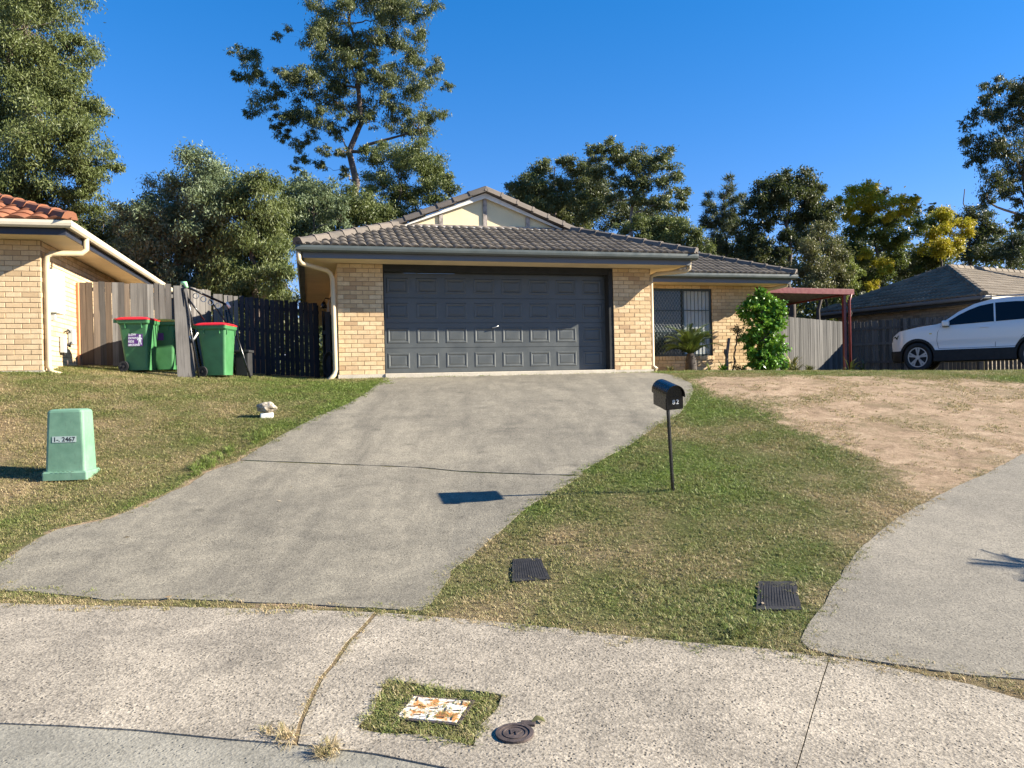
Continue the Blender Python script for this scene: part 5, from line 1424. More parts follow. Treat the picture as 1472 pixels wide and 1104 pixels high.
# ------------------------------------------------------------------ plants by the house
p = hxy(10.35, 1.75)
gb = (p.x, p.y, float(gz(p.x, p.y)))
def near_blobs(o, lst): return [(Vector(o) + Vector((x, y, z)), r) for x, y, z, r in lst]
tree('green_bush', 'tall bright green leafy bush trained against the brick wall', 'bush', gb,
     near_blobs(gb, [(0, 0, 1.85, 0.28), (0.15, 0.05, 1.65, 0.38), (-0.2, 0, 1.5, 0.36), (0.36, 0, 1.6, 0.26), (-0.3, 0, 1.65, 0.2), (0.3, 0, 1.15, 0.34), (0.3, 0, 1.35, 0.3), (-0.1, 0, 1.1, 0.36), (0.2, 0, 1.0, 0.34), (-0.1, 0, 0.75, 0.38), (0.25, 0, 0.65, 0.38), (-0.15, -0.1, 0.35, 0.36), (0.35, -0.1, 0.35, 0.38), (-0.38, 0, 0.9, 0.16), (0.42, 0.05, 1.55, 0.2), (0.05, 0, 0.2, 0.4), (0.02, 0, 2.02, 0.12)]),
     LEAF['bush'], M['bark'], cover=1.7, droop=0.3, tr=0.035, seed=41, small=True, sub=30, L=0.105, W=0.06, tight=0.34)
p = hxy(9.72, 2.1); g0 = (p.x, p.y, float(gz(p.x, p.y)))
tree('dry_shrub', 'small dry brown twiggy shrub between the bare stake and the green bush', 'shrub', g0, near_blobs(g0, [(0.16, 0, 1.05, 0.18), (0.24, 0, 0.85, 0.18), (0.1, 0, 0.12, 0.14)]),
     LEAF['brown'], M['bark_dark'], cover=0.6, droop=0.4, tr=0.008, seed=42, small=True, sub=30, L=0.06, W=0.03)
# cycad
def frond(n, L, arch, lw, width, rng_):
    """arching pinnate frond in local x, z, leaflets both sides"""
    mb = MB(); pts = []
    for k in range(n + 1):
        t = k / n; pts.append(Vector((L * (t - 0.12 * t * t), 0, arch * (t * 1.5 - 1.35 * t * t))))
    mb.tube(pts, [0.009 * (1 - 0.8 * k / n) + 0.002 for k in range(n + 1)], 4, cap=False)
    for k in range(2, 2 * n):
        t = k / (2 * n); i = min(n - 1, int(t * n)); q = pts[i].lerp(pts[i + 1], t * n - i)
        ll = lw * math.sin(math.pi * min(1, t * 0.9 + 0.12)) ** 0.6
        for sg in (-1, 1):
            tip = q + Vector((ll * 0.55, sg * ll * 0.75, ll * 0.28)); d = Vector((0.0, 0, width)) + Vector((width * 1.2, 0, 0))
            mb.add([q - d * 0.5, q + d * 0.5, tip], [(0, 1, 2)])
    return mb
cyg = leaf_mat('cycad_fronds', [(0.025, 0.05, 0.012), (0.05, 0.08, 0.018), (0.10, 0.13, 0.03)], 0.2, 0.35)
p = hxy(8.28, 1.55)
cy = empty('cycad', (p.x, p.y, float(gz(p.x, p.y))), label='cycad palm with stiff fronds on a short shaggy trunk before the window', cat='plant')
mb = MB(); rg = random.Random(3)
mb.tube([(0, 0, -0.1), (0, 0, 0.1), (0, 0, 0.34), (0, 0, 0.46)], [0.13, 0.14, 0.12, 0.07], 10)
for k in range(90):
    a = rg.uniform(0, 6.28); z = rg.uniform(0, 0.42); r = 0.12
    mb.add([(r * math.cos(a - .12), r * math.sin(a - .12), z), (r * math.cos(a + .12), r * math.sin(a + .12), z), ((r + .07) * math.cos(a), (r + .07) * math.sin(a), z + rg.uniform(-.05, .09))], [(0, 1, 2)])
mb.build('trunk', M['bark_dark'], cy)
fv = []
for k in range(4): fv.append(frond(14, 0.66 + 0.06 * k, 0.30 + 0.04 * k, 0.16, 0.013, rg).mesh('frond', cyg))
for k in range(46):
    a = k * 2.4; tl = rg.uniform(-5, 62)
    link('frond', fv[k % 4], cy, loc=(0.03 * math.cos(a), 0.03 * math.sin(a), 0.44), rot=(rg.uniform(-.2, .2), -R(tl), a), scale=(rg.uniform(.95, 1.25),) * 3)
# bare stake
p = hxy(9.42, 1.9)
st = MB().tube([(0, 0, -0.1), (0.02, 0, 0.2), (0.03, 0.01, 0.45), (0.09, 0, 0.85)], [0.06, 0.045, 0.04, 0.035], 8).tube([(0.03, 0, 0.35), (-0.03, -0.01, 0.5), (-0.02, -0.01, 0.58)], [0.03, 0.028, 0.02], 7).tube([(-0.08, 0, -0.05), (0.0, 0, 0.12)], [0.07, 0.03], 7)
o = st.build('cut_trunk', M['bark']); o.location = (p.x, p.y, float(gz(p.x, p.y))); tag(o, 'bare cut grey trunk leaning beside the window corner', 'stump')
# spiky plants
def spiky(p, n, L, mat, label, name='spiky_plant', w=0.02, seed=1):
    rg = random.Random(seed); mb = MB()
    for k in range(n):
        a = rg.uniform(0, 6.28); e = rg.uniform(0.35, 1.35); l = L * rg.uniform(0.6, 1.1)
        d = Vector((math.cos(a) * math.cos(e), math.sin(a) * math.cos(e), math.sin(e))); s = Vector((-math.sin(a), math.cos(a), 0)) * w
        m_ = d * l * 0.55; t = d * l + Vector((d.x, d.y, 0)) * l * 0.2 - Vector((0, 0, l * 0.22))
        mb.add([-s * 0.6, s * 0.6, m_ + s, m_ - s, t], [(0, 1, 2, 3), (3, 2, 4)])
    o = mb.build(name, mat); o.location = p; return tag(o, label, 'plant')
dryp = leaf_mat('dry_strap_leaves', [(0.12, 0.13, 0.035), (0.26, 0.22, 0.08), (0.42, 0.33, 0.17)], 0.2)
def gp3(u, v): q = hxy(u, v); return (q.x, q.y, float(gz(q.x, q.y)))
spiky(gp3(11.15, 1.7), 60, 0.62, dryp, 'spiky yellowing strap leaved plant right of the green bush', seed=2)
spiky(gp3(11.5, 1.5), 40, 0.3, LEAF['brown'], 'low dry clump at the far right of the garden bed', seed=3)
spiky(gp3(10.95, 1.3), 40, 0.28, LEAF['brown'], 'low brown clump at the foot of the green bush', seed=4)
spiky(gp3(8.85, 1.7), 9, 0.36, LEAF['lime'], 'thin green shoots between the cycad and the cut trunk', seed=5, w=0.012)
spiky(gp3(9.30, 1.85), 16, 0.42, LEAF['bush'], 'small green plant against the cut trunk', seed=6, w=0.02)
spiky(gp3(9.9, 1.9), 22, 0.26, LEAF['brown'], 'withered low plant at the base of the wall', seed=7)
spiky(gp3(7.35, 0.8), 26, 0.3, LEAF['brown'], 'small reddish dry plant by the downpipe foot', seed=8, w=0.02)
q = at(1222, 530, 20.6); spiky((q.x, q.y, float(gz(q.x, q.y))), 18, 0.7, LEAF['dark'], 'dark weeds growing up the carport post', seed=9, w=0.02)
q = at(1242, 530, 21.5); spiky((q.x, q.y, float(gz(q.x, q.y))), 14, 0.6, LEAF['euc_dark'], 'dark weeds before the shaded fence left of the car', seed=10, w=0.02)
# a strap leaved palm just outside the frame throws the shadow on the side driveway
q = Vector((5.75, 5.3, 0)); zz = float(gz(5.75, 5.3))
pl = empty('garden_palm', (q.x, q.y, zz), label='small fan palm beside the side driveway beyond the right edge', cat='plant')
MB().tube([(0, 0, -0.1), (0, 0, 0.6)], [0.05, 0.035], 8).build('trunk', M['bark_dark'], pl)
for k in range(13):
    a = k * 2.4
    link('frond', fv[k % 4], pl, loc=(0, 0, 0.6), rot=(0, -R(rg.uniform(5, 60)), a))

# ------------------------------------------------------------------ wheelie bins
def make_bin(lid_mat, loc, rz, label, group='wheelie bins by the fence'):
    t = empty('wheelie_bin', loc, rz, label=label, cat='wheelie bin', group=group); t.scale = (0.84, 0.92, 0.97)
    mb = MB()
    rings = [rrect(0.03, 0, 0.46, 0.40, 0.05, 0.03), rrect(0.02, 0, 0.50, 0.44, 0.05, 0.30), rrect(0.0, 0, 0.60, 0.52, 0.05, 0.86), rrect(0, 0, 0.62, 0.54, 0.05, 0.87), rrect(0, 0, 0.66, 0.575, 0.05, 0.89), rrect(0, 0, 0.67, 0.585, 0.05, 0.945), rrect(0, 0, 0.62, 0.55, 0.05, 0.95)]
    mb.loft(rings, smooth=False)
    for y in (-0.2, 0.2): mb.box(0.27, 0.318, y - 0.01, y + 0.01, 0.78, 0.88)
    for x in (-0.16, 0.18): mb.box(x - 0.008, x + 0.008, -0.285, -0.25, 0.80, 0.89)
    mb.build('body', M['bin'], t)
    lm_ = MB()
    lm_.loft([rrect(-0.01, 0, 0.70, 0.60, 0.05, 0.948), rrect(-0.01, 0, 0.70, 0.60, 0.05, 0.965), rrect(-0.02, 0, 0.60, 0.52, 0.06, 0.995), rrect(-0.04, 0, 0.40, 0.36, 0.06, 1.01)])
    lm_.box(-0.42, -0.35, -0.2, 0.2, 0.965, 0.985)
    lm_.build('lid', lid_mat, t)
    MB().tube([(-0.40, -0.22, 0.955), (-0.40, 0.22, 0.955)], 0.016).box(-0.41, -0.33, -0.24, -0.2, 0.90, 0.965).box(-0.41, -0.33, 0.2, 0.24, 0.90, 0.965).build('handle', M['bin'], t)
    for y in (-0.25, 0.25):
        w = MB().disc((-0.21, y, 0.10), 0.10, 'Y', 20, 0.05, 0.06).build('wheel', M['rubber'], t)
        MB().disc((-0.21, y, 0.10), 0.062, 'Y', 16, 0.035).disc((-0.21, y - 0.02 * (1 if y < 0 else -1), 0.10), 0.02, 'Y', 10, 0.03).build('hub', M['lid_dark'], w)
    MB().tube([(-0.21, -0.25, 0.10), (-0.21, 0.25, 0.10)], 0.012, 6).build('axle', M['steel'], t)
    return t
def on(px, Y, dz=0.0):
    p = at(px, 540, Y); return (p.x, Y, float(gz(p.x, Y)) + dz)
binA = make_bin(M['lid_red'], on(201, 13.85), R(3), 'green wheelie bin with red lid and purple sticker beside the brown gate')
binB = make_bin(M['lid_red'], on(313, 14.0), R(-2), 'green wheelie bin with red lid right of the folded black frame')
binC = make_bin(M['lid_yel'], on(236, 14.6), R(10), 'green wheelie bin with yellow lid half hidden behind the stickered bin')
def text(body, size, mat, parent=None, loc=(0, 0, 0), rot=(math.pi / 2, 0, 0), name='lettering', ext=0.001, off_=0.0, align='CENTER', spacing=1.0, char=1.0):
    cu = bpy.data.curves.new(name, 'FONT'); cu.body = body; cu.size = size; cu.extrude = ext; cu.offset = off_
    cu.align_x = align; cu.align_y = 'CENTER'; cu.space_line = spacing; cu.materials.append(mat)
    cu.space_character = char
    tmp = bpy.data.objects.new(name, cu); COL.objects.link(tmp)
    dg = bpy.context.evaluated_depsgraph_get(); dg.update()
    me = bpy.data.meshes.new_from_object(tmp.evaluated_get(dg)); me.name = name
    bpy.data.objects.remove(tmp); bpy.data.curves.remove(cu)
    if not me.materials: me.materials.append(mat)
    o = bpy.data.objects.new(name, me); COL.objects.link(o); o.parent = parent; o.location = loc; o.rotation_euler = rot
    return o
# sticker on the side of the first bin (the side wall leans out a little)
stk = empty('sticker', (0.06, -0.248, 0.58)); stk.parent = binA; stk.rotation_euler = (R(-4.0), 0, 0); stk.location = (0.04, -0.251, 0.60)
MB().box(-0.15, 0.15, -0.003, 0.0, -0.135, 0.135).build('sticker_sheet', M['purple'], stk)
text('SLOW\nDOWN!\nKIDS\nAROUND', 0.056, M['wtext'], stk, (-0.143, -0.004, -0.018), align='LEFT', off_=0.0012, spacing=1.12, ext=0.0005)
fg = MB().disc((0.095, -0.004, 0.055), 0.022, 'Y', 12, 0.002)
fg.add([(0.075, -0.005, 0.03), (0.115, -0.005, 0.03), (0.125, -0.005, -0.05), (0.065, -0.005, -0.05)], [(0, 1, 2, 3)]).add([(0.075, -0.005, 0.03), (0.035, -0.005, -0.02), (0.045, -0.005, -0.03), (0.08, -0.005, 0.0)], [(0, 1, 2, 3)]).add([(0.115, -0.005, 0.03), (0.143, -0.005, 0.0), (0.14, -0.005, -0.015), (0.11, -0.005, 0.0)], [(0, 1, 2, 3)]).add([(0.07, -0.005, -0.05), (0.09, -0.005, -0.05), (0.08, -0.005, -0.105), (0.06, -0.005, -0.105)], [(0, 1, 2, 3)]).add([(0.1, -0.005, -0.05), (0.12, -0.005, -0.05), (0.135, -0.005, -0.105), (0.115, -0.005, -0.105)], [(0, 1, 2, 3)])
fg.build('child_figure', M['wtext'], stk)
MB().box(-0.08, 0.08, -0.003, 0, -0.07, 0.07).build('sticker', M['purple'], binC).location = (0.0, -0.262, 0.66)

# folded black tube frame between the bins, with its green cap and loose boards
A = at(263, 410, 13.75); B_ = at(326, 438, 14.5)
fr_o = Vector((A.x, A.y, float(gz(A.x, A.y))))
bf = empty('swing_frame', fr_o, label='folded black tubular swing frame leaning between the two red lidded bins', cat='frame')
def gl_(px, Y): p = at(px, 540, Y); return Vector((p.x, Y, float(gz(p.x, Y)) + 0.01)) - fr_o
A0 = A - fr_o; B0 = B_ - fr_o
for (a, b) in ((A0, gl_(286, 13.55)), (A0 + Vector((0.01, -0.03, -0.05)), gl_(270, 13.6)), (B0, gl_(360, 14.1)), (B0 + Vector((-0.02, 0.0, -0.1)), gl_(338, 14.6)), (A0 + Vector((0.03, 0.02, 0)), gl_(291, 14.3))):
    MB().tube([a, a.lerp(b, 0.5), b], 0.019, 8).build('leg', M['black'], bf)
MB().tube([A0 + Vector((0, 0, 0.0)), B0], 0.022, 8).build('top_bar', M['black'], bf)
MB().tube([A0 + Vector((0.02, 0, -0.15)), A0 + Vector((0.33, 0.1, -0.62))], 0.018, 6).build('brace', M['black'], bf)
MB().tube([B0 + Vector((-0.28, -0.1, 0.1)), B0 + Vector((0.12, 0, -0.55))], 0.016, 6).build('brace', M['black'], bf)
for k in range(4):
    c = A0.lerp(B0, 0.28 + 0.17 * k) + Vector((0, 0, -0.09)); MB().disc(c, 0.055, 'Y', 14, 0.012, 0.043).build('ring', M['steel'], bf)
MB().tube([A0 + Vector((-0.03, 0, 0.035)), A0 + Vector((0.04, 0, 0.03)), A0 + Vector((0.07, 0, -0.05))], [0.035, 0.045, 0.028], 8).build('joint_cap', plain('pale_green_plastic', (0.3, 0.6, 0.34), 0.5), bf)
MB().tube([B0 + Vector((0.0, -0.01, 0.04)), B0 + Vector((0.06, -0.01, -0.06))], 0.03, 8).build('joint_cap', M['white'], bf)
MB().tube([A0 + Vector((0.14, -0.1, -0.92)), A0 + Vector((0.19, -0.1, -1.02)), A0 + Vector((0.29, -0.1, -0.86))], 0.016, 6).build('bracket', M['white'], bf)
for i, (a, b, lab, w) in enumerate((((259, 411, 13.72), (265, 546, 13.5), 'broad grey board propped upright left of the black frame', 0.22), ((266, 425, 13.78), (276, 546, 13.55), 'narrow pale board propped upright behind the broad grey board', 0.12))):
    p0 = at(*a); g1 = at(*b); p1 = Vector((g1.x, g1.y, float(gz(g1.x, g1.y)) - 0.03))
    d = p0 - p1; L = d.length
    o = MB().box(-w / 2, w / 2, -0.012, 0.012, 0, L).build('loose_board', M['wood']); o.location = p1
    o.rotation_euler = d.to_track_quat('Z', 'Y').to_euler(); o.rotation_mode = 'QUATERNION'; o.rotation_quaternion = d.to_track_quat('Z', 'Y') @ Euler((0, 0, 0.0)).to_quaternion()
    zc = d.normalized(); xc = (Vector((1, 0.45 + 0.1 * i, 0)) - zc * zc.dot(Vector((1, 0.45 + 0.1 * i, 0)))).normalized(); yc = zc.cross(xc)
    o.rotation_quaternion = Matrix((xc, yc, zc)).transposed().to_quaternion()
    tag(o, lab, 'board')
# odds and ends right of the second bin
q = on(351, 14.5); o = MB().box(-0.13, 0.13, -0.12, 0.12, 0, 0.5, 0.03).box(-0.15, 0.15, -0.14, 0.14, 0.45, 0.5, 0.01).build('storage_tub', M['rubber']); o.location = q; tag(o, 'black plastic tub standing behind the right hand bin', 'tub')
hs = MB(); q = on(474, 15.4)
for k in range(5):
    r = 0.26 - 0.015 * k
    hs.tube([(r * math.cos(t) * 0.5, 0.02 * k, 0.3 + r * math.sin(t)) for t in np.linspace(0, 6.28, 20)], 0.014, 6, cap=False)
o = hs.build('garden_hose', M['rubber']); o.location = q; tag(o, 'black coiled garden hose against the house beside the downpipe', 'hose')

# ------------------------------------------------------------------ green pillar box
g = G(99, 692)
pb = empty('pillar_box', (g.x - 0.06, g.y + 0.16, float(gz(g.x, g.y + 0.16)) - 0.02), R(7), label='faded green fibreglass electricity pillar with number label on the left lawn', cat='pillar box')
MB().loft([rrect(0, 0, 0.455, 0.36, 0.02, 0.0), rrect(0, 0, 0.455, 0.36, 0.02, 0.075), rrect(0, 0, 0.44, 0.345, 0.02, 0.085), rrect(0, 0, 0.44, 0.34, 0.02, 0.092)]).build('base_flange', M['pillar'], pb)
MB().loft([rrect(0, 0, 0.405, 0.305, 0.03, 0.09), rrect(0, 0, 0.366, 0.270, 0.035, 0.715), rrect(0, 0, 0.35, 0.256, 0.04, 0.735), rrect(0, 0, 0.30, 0.21, 0.04, 0.748), rrect(0, 0, 0.10, 0.06, 0.02, 0.752)]).build('body', M['pillar'], pb)
for k in range(5): MB().box(-0.11 + 0.045 * k, -0.085 + 0.045 * k, -0.187, -0.182, 0.0905, 0.0935).build('slot', M['black'], pb)
lb = empty('number_label', (0, 0, 0)); lb.parent = pb; lb.location = (-0.01, -0.1455, 0.43); lb.rotation_euler = (R(-1.7), 0, 0)
MB().box(-0.115, 0.125, -0.0015, 0.0, -0.032, 0.032).build('label_sheet', M['label'], lb)
text('1-. 2467', 0.066, M['btext'], lb, (0.004, -0.0025, -0.002), off_=0.0012, ext=0.0004)

# ------------------------------------------------------------------ letterbox
g = G(968, 706)
mbx = empty('letterbox', g, label='black round topped letterbox numbered 82 on a thin leaning post', cat='letterbox')
topp = at(960.5, 585, g.y - 0.02) - g
MB().tube([(0, 0, -0.12), topp + Vector((0, 0.02, 0.02))], 0.0175, 4, smooth=False).build('post', M['black'], mbx)
hd_ = empty('head'); hd_.parent = mbx
hd_.matrix_local = Matrix.Translation(topp + Vector((0.012, 0, 0.0))) @ Matrix.Rotation(R(11), 4, 'Z') @ Matrix.Rotation(R(10), 4, 'X') @ Matrix.Rotation(R(-4), 4, 'Y') @ Matrix.Diagonal((0.9, 0.95, 0.95, 1))
def arch(w, h0, y, n=12, z0=0.0, k=1.0):
    r = w / 2
    return [(-r, y, z0), (r, y, z0)] + [(r * math.cos(math.pi * i / n), y, h0 + r * k * math.sin(math.pi * i / n)) for i in range(n + 1)]
LB = 0.33
MB().loft([arch(0.196, 0.145, -0.13), arch(0.196, 0.145, -0.13 + LB)], smooth=False).build('case', M['black'], hd_)
cv = MB()
def archstrip(w, y0, y1, hs, t):
    n = 14; r = w / 2; o_ = [(r * math.cos(math.pi * i / n), hs + r * math.sin(math.pi * i / n)) for i in range(n + 1)]; i_ = [((r - t) * math.cos(math.pi * i / n), hs + (r - t) * math.sin(math.pi * i / n)) for i in range(n + 1)]
    o_ = [(r, hs - 0.02)] + o_ + [(-r, hs - 0.02)]; i_ = [(r - t, hs - 0.02)] + i_ + [(-r + t, hs - 0.02)]
    pr = o_ + i_[::-1]
    cv.loft([[(x, y0, z) for x, z in pr], [(x, y1, z) for x, z in pr]])
archstrip(0.216, -0.165, -0.13 + LB + 0.02, 0.145, 0.008)
cv.build('cover', M['black'], hd_)
MB().box(-0.09, 0.09, -0.134, -0.131, 0.01, 0.135).build('front_flap', M['black'], hd_)
text('82', 0.066, M['wtext'], hd_, (0.012, -0.1355, 0.075), off_=0.0, ext=0.0004, char=1.25)

# fallen leaves and crumbs
rgl = np.random.default_rng(77); C_ = []
for (x0, x1, y0, y1, n) in ((-8, -1, 6, 13, 60), (0.3, 5, 4.3, 12, 80), (3.5, 11, 10, 16, 90), (-5, 6, 3.4, 9, 40)):
    C_.append(np.stack([rgl.uniform(x0, x1, n), rgl.uniform(y0, y1, n)], 1))
C_ = np.concatenate(C_)
bad = np.zeros(len(C_), bool)
for pl_ in (ndr_poly, apron_poly): bad |= inside(pl_, C_[:, 0], C_[:, 1])
bad |= inside(drive_poly, C_[:, 0], C_[:, 1]) & (rgl.uniform(0, 1, len(C_)) < 0.6)
C_ = C_[~bad]; n = len(C_)
d = rgl.normal(0, 1, (n, 3)); d[:, 2] *= 0.12; d /= np.linalg.norm(d, axis=1)[:, None]; sd = np.cross(d, rgl.normal(0, 1, (n, 3)) * 0.3 + np.array([0, 0, 1])); sd /= np.linalg.norm(sd, axis=1)[:, None]
P_ = np.stack([C_[:, 0], C_[:, 1], gz(C_[:, 0], C_[:, 1]) + np.where(inside(drive_poly, C_[:, 0], C_[:, 1]), 0.013, 0.024)], 1); l = rgl.uniform(0.012, 0.032, n)[:, None]
V = np.stack([P_ - d * l, P_ + sd * l * 0.35, P_ + d * l, P_ - sd * l * 0.35], 1).reshape(-1, 3)
me = npmesh('leaf_litter', V, np.arange(len(V)).reshape(-1, 4)); me.materials.append(leaf_mat('fallen_leaves', [(0.10, 0.06, 0.03), (0.25, 0.17, 0.09), (0.5, 0.44, 0.33)], 0.1, pscale=9.0))
tag(link('leaf_litter', me), 'scattered dry fallen leaves on the lawn, dirt and driveway', kind='stuff')

# rock on a block
g = G(384, 600)
bk = MB().box(-0.085, 0.085, -0.07, 0.07, -0.03, 0.065, 0.015).build('pale_block', M['white']); bk.location = g; bk.rotation_euler = (0, 0, 0.2); tag(bk, 'small pale concrete block on the left lawn under the rock', 'block')
bm = bmesh.new(); bmesh.ops.create_icosphere(bm, subdivisions=3, radius=1)
for v in bm.verts:
    n = noise.fractal(v.co * 1.3 + Vector((4, 2, 7)), 1, 2, 4); v.co *= 1 + 0.32 * n; v.co = Vector((v.co.x * 0.128, v.co.y * 0.10, v.co.z * 0.082 + 0.135))
rk = MB().bm(bm).build('rock', M['rock']); bm.free(); rk.location = g; tag(rk, 'rough cream and brown rock sitting on a pale block in the left lawn', 'rock')

# ------------------------------------------------------------------ lids in the ground
for i, (poly, lab) in enumerate(((LIDS[0][0], 'charcoal plastic water meter lid sunk in the grass near the driveway edge'), (LIDS[1][0], 'charcoal plastic water meter lid sunk in the grass near the side driveway'))):
    c = sum(poly, Vector((0, 0))) / len(poly)
    root = empty('meter_lid', (c.x, c.y, float(gz(c.x, c.y))), label=lab, cat='meter lid', group='water meter lids in the lawn')
    qd = gpoly([(737, 806), (778, 804), (792, 835), (736, 838)]) if i == 0 else poly
    o = sheet('lid', wobble(poly, 0.012, 0.03, i), 0.014, M['lid_dark'], 0.2, 0.05, zf=lambda x, y: gz(x, y) + 0.014)
    o.parent = root; o.matrix_parent_inverse = Matrix.Translation(root.location).inverted()
    rb = MB()
    def bl(u, v): return (qd[0] * (1 - u) + qd[1] * u) * (1 - v) + (qd[3] * (1 - u) + qd[2] * u) * v
    for k in range(13):
        u = 0.1 + 0.8 * k / 12
        for v0, v1 in ((0.12, 0.9),):
            cs_ = [bl(u - .016, v0), bl(u + .016, v0), bl(u + .016, v1), bl(u - .016, v1)]
            vs = [(s.x - c.x, s.y - c.y, float(gz(s.x, s.y)) + h_ - root.location.z) for h_ in (0.0135, 0.0155) for s in cs_]
            rb.add(vs, [(4, 5, 6, 7), (0, 1, 5, 4), (1, 2, 6, 5), (2, 3, 7, 6), (3, 0, 4, 7)])
    rb.build('rib', M['lid_dark'], root, kind='stuff')
# rusty white plate with raised herringbone
pp = [G(*q) for q in ((592, 1003), (676, 1012), (656, 1043), (573, 1033))]
c = sum(pp, Vector((0, 0, 0))) / 4
ex = ((pp[1] - pp[0]) + (pp[2] - pp[3])).normalized(); ey = ((pp[0] - pp[3]) + (pp[1] - pp[2])).normalized(); ez_ = ex.cross(ey).normalized()
wx = ((pp[1] - pp[0]).length + (pp[2] - pp[3]).length) / 4; wy = ((pp[0] - pp[3]).length + (pp[1] - pp[2]).length) / 4
pt = empty('hydrant_plate', c + Vector((0, 0, 0.012)), label='white painted rusting tread plate in the square of grass', cat='cover plate')
pt.rotation_euler = (math.asin(ey.z), 0, math.atan2(ex.y, ex.x))
MB().box(-wx, wx, -wy, wy, -0.03, 0.0, 0.003).build('plate', M['plate'], pt)
for (a, b, c_, d_) in ((-wx - .018, wx + .018, -wy - .018, -wy - .004), (-wx - .018, wx + .018, wy + .004, wy + .018), (-wx - .018, -wx - .004, -wy - .004, wy + .004), (wx + .004, wx + .018, -wy - .004, wy + .004)):
    MB().box(a, b, c_, d_, -0.04, -0.002).build('frame_bar', M['iron'], pt)
hb_ = MB(); hb_.box(-0.019, 0.019, -0.0028, 0.0028, 0, 0.004); hbm = hb_.mesh('tread_bar', M['iron'])
nxx = int(wx * 2 / 0.055); nyy = int(wy * 2 / 0.055)
for i in range(nxx):
    for j in range(nyy):
        if random.Random(i * 13 + j).random() < 0.12: continue
        link('tread_bar', hbm, pt, loc=(-wx + 0.03 + i * (2 * wx - 0.06) / (nxx - 1), -wy + 0.03 + j * (2 * wy - 0.06) / (nyy - 1), -0.001), rot=(0, 0, R(12) if (i + j) % 2 else R(100)))
# round stopcock cover
g = G(740, 1057)
rc = empty('stopcock_cover', g + Vector((0, 0, 0.008)), R(-5), label='small round rusty iron cover marked W in the footpath', cat='cover')
sl_ = (float(gz(g.x, g.y + .1)) - float(gz(g.x, g.y - .1))) / .2; rc.rotation_euler = (math.atan(sl_), 0, R(-5))
MB().disc((0, 0, 0.0), 0.083, 'Z', 32, 0.014, 0.066).build('ring', M['iron'], rc)
MB().disc((0, 0, -0.001), 0.0655, 'Z', 32, 0.008).build('lid', M['iron'], rc)
MB().disc((0, 0, 0.004), 0.052, 'Z', 28, 0.004, 0.047).build('rim_line', M['iron'], rc)
tb_ = MB().box(0.02, 0.085, 0.07, 0.11, -0.007, 0.007, 0.003).build('hinge_lug', M['iron'], rc)
text('W', 0.05, M['iron'], rc, (0, 0, 0.005), (0, 0, R(-12)), ext=0.002, off_=0.001)
o = MB().add([(0.0, 0, 0), (0.035, 0.006, 0.012), (0.07, 0.0, 0.004), (0.06, 0.04, 0.01), (0.02, 0.035, 0.014), (0.03, 0.018, 0.028)], [(0, 1, 5), (1, 2, 5), (2, 3, 5), (3, 4, 5), (4, 0, 5)]).build('dead_leaf', LEAF['brown']); o.location = G(762, 1043) + Vector((0, 0, 0.01)); tag(o, 'curled dead leaf beside the round iron cover', 'leaf')

# ------------------------------------------------------------------ white car
CA = -R(36)
w1p = at(1327, 535, 21.7)
cz = float(gz(w1p.x + 0.8, 21.6))
car = empty('parked_car', (w1p.x, 21.7, cz + 0.02), CA, label='white five door four wheel drive wagon parked on the dirt before the right fence', cat='car'); car.scale = (0.98, 1.03, 1.10)
HWD = 0.90
def top_z(x): return np.interp(x, [-0.86, -0.84, -0.74, -0.45, 0.0, 0.45, 0.62, 1.0, 1.35, 1.7, 2.1, 2.6, 3.1, 3.5, 3.66, 3.85, 3.93], [0.62, 0.74, 0.90, 1.02, 1.10, 1.15, 1.19, 1.44, 1.60, 1.68, 1.715, 1.71, 1.68, 1.62, 1.54, 1.20, 0.95])
def half(x, z):
    y = HWD - 0.02 * abs(z - 0.75) ** 2
    t = max(0.0, (-0.20 - x) / 0.68); y *= math.sqrt(max(0.05, 1 - 0.62 * t * t))
    t = max(0.0, (x - 3.3) / 0.66); y *= math.sqrt(max(0.05, 1 - 0.30 * t * t))
    if z > 1.06: y -= 0.30 * (z - 1.06) + 0.12 * (z - 1.06) ** 2
    y -= 0.012 * math.exp(-((z - 0.62) / 0.05) ** 2)
    return y
cv0 = (-0.18, 0.52)
WB = 2.70; RAD = 0.365
def arc(cx, r, z0, n=14, rev=True):
    a0 = math.asin(max(-1, min(1, (z0 - RAD) / r)))
    A = np.linspace(math.pi - a0, a0, n)
    return [(cx + r * math.cos(a), RAD + r * math.sin(a)) for a in A]
SILL = 0.53
def side_poly(zlow, rz_arch):
    low = [(-0.83, max(zlow, 0.30)), (-0.80, zlow)]
    pts = [(-0.80, zlow)] + arc(0, rz_arch, zlow) + arc(WB, rz_arch, zlow) + [(3.88, zlow)]
    return pts
topx = [3.93, 3.9, 3.85, 3.76, 3.66, 3.5, 3.3, 3.1, 2.85, 2.6, 2.35, 2.1, 1.9, 1.7, 1.5, 1.35, 1.18, 1.0, 0.8, 0.62, 0.45, 0.25, 0.0, -0.2, -0.45, -0.6, -0.74, -0.80, -0.84]
body_poly = side_poly(SILL, 0.46) + [(x, float(top_z(x))) for x in topx]
clad_out = [(-0.80, 0.26)] + arc(0, 0.40, 0.26) + arc(WB, 0.40, 0.26) + [(3.86, 0.26), (3.90, SILL)] + [(x, z) for x, z in side_poly(SILL, 0.46)[::-1][1:-1]] + [(-0.85, SILL)]
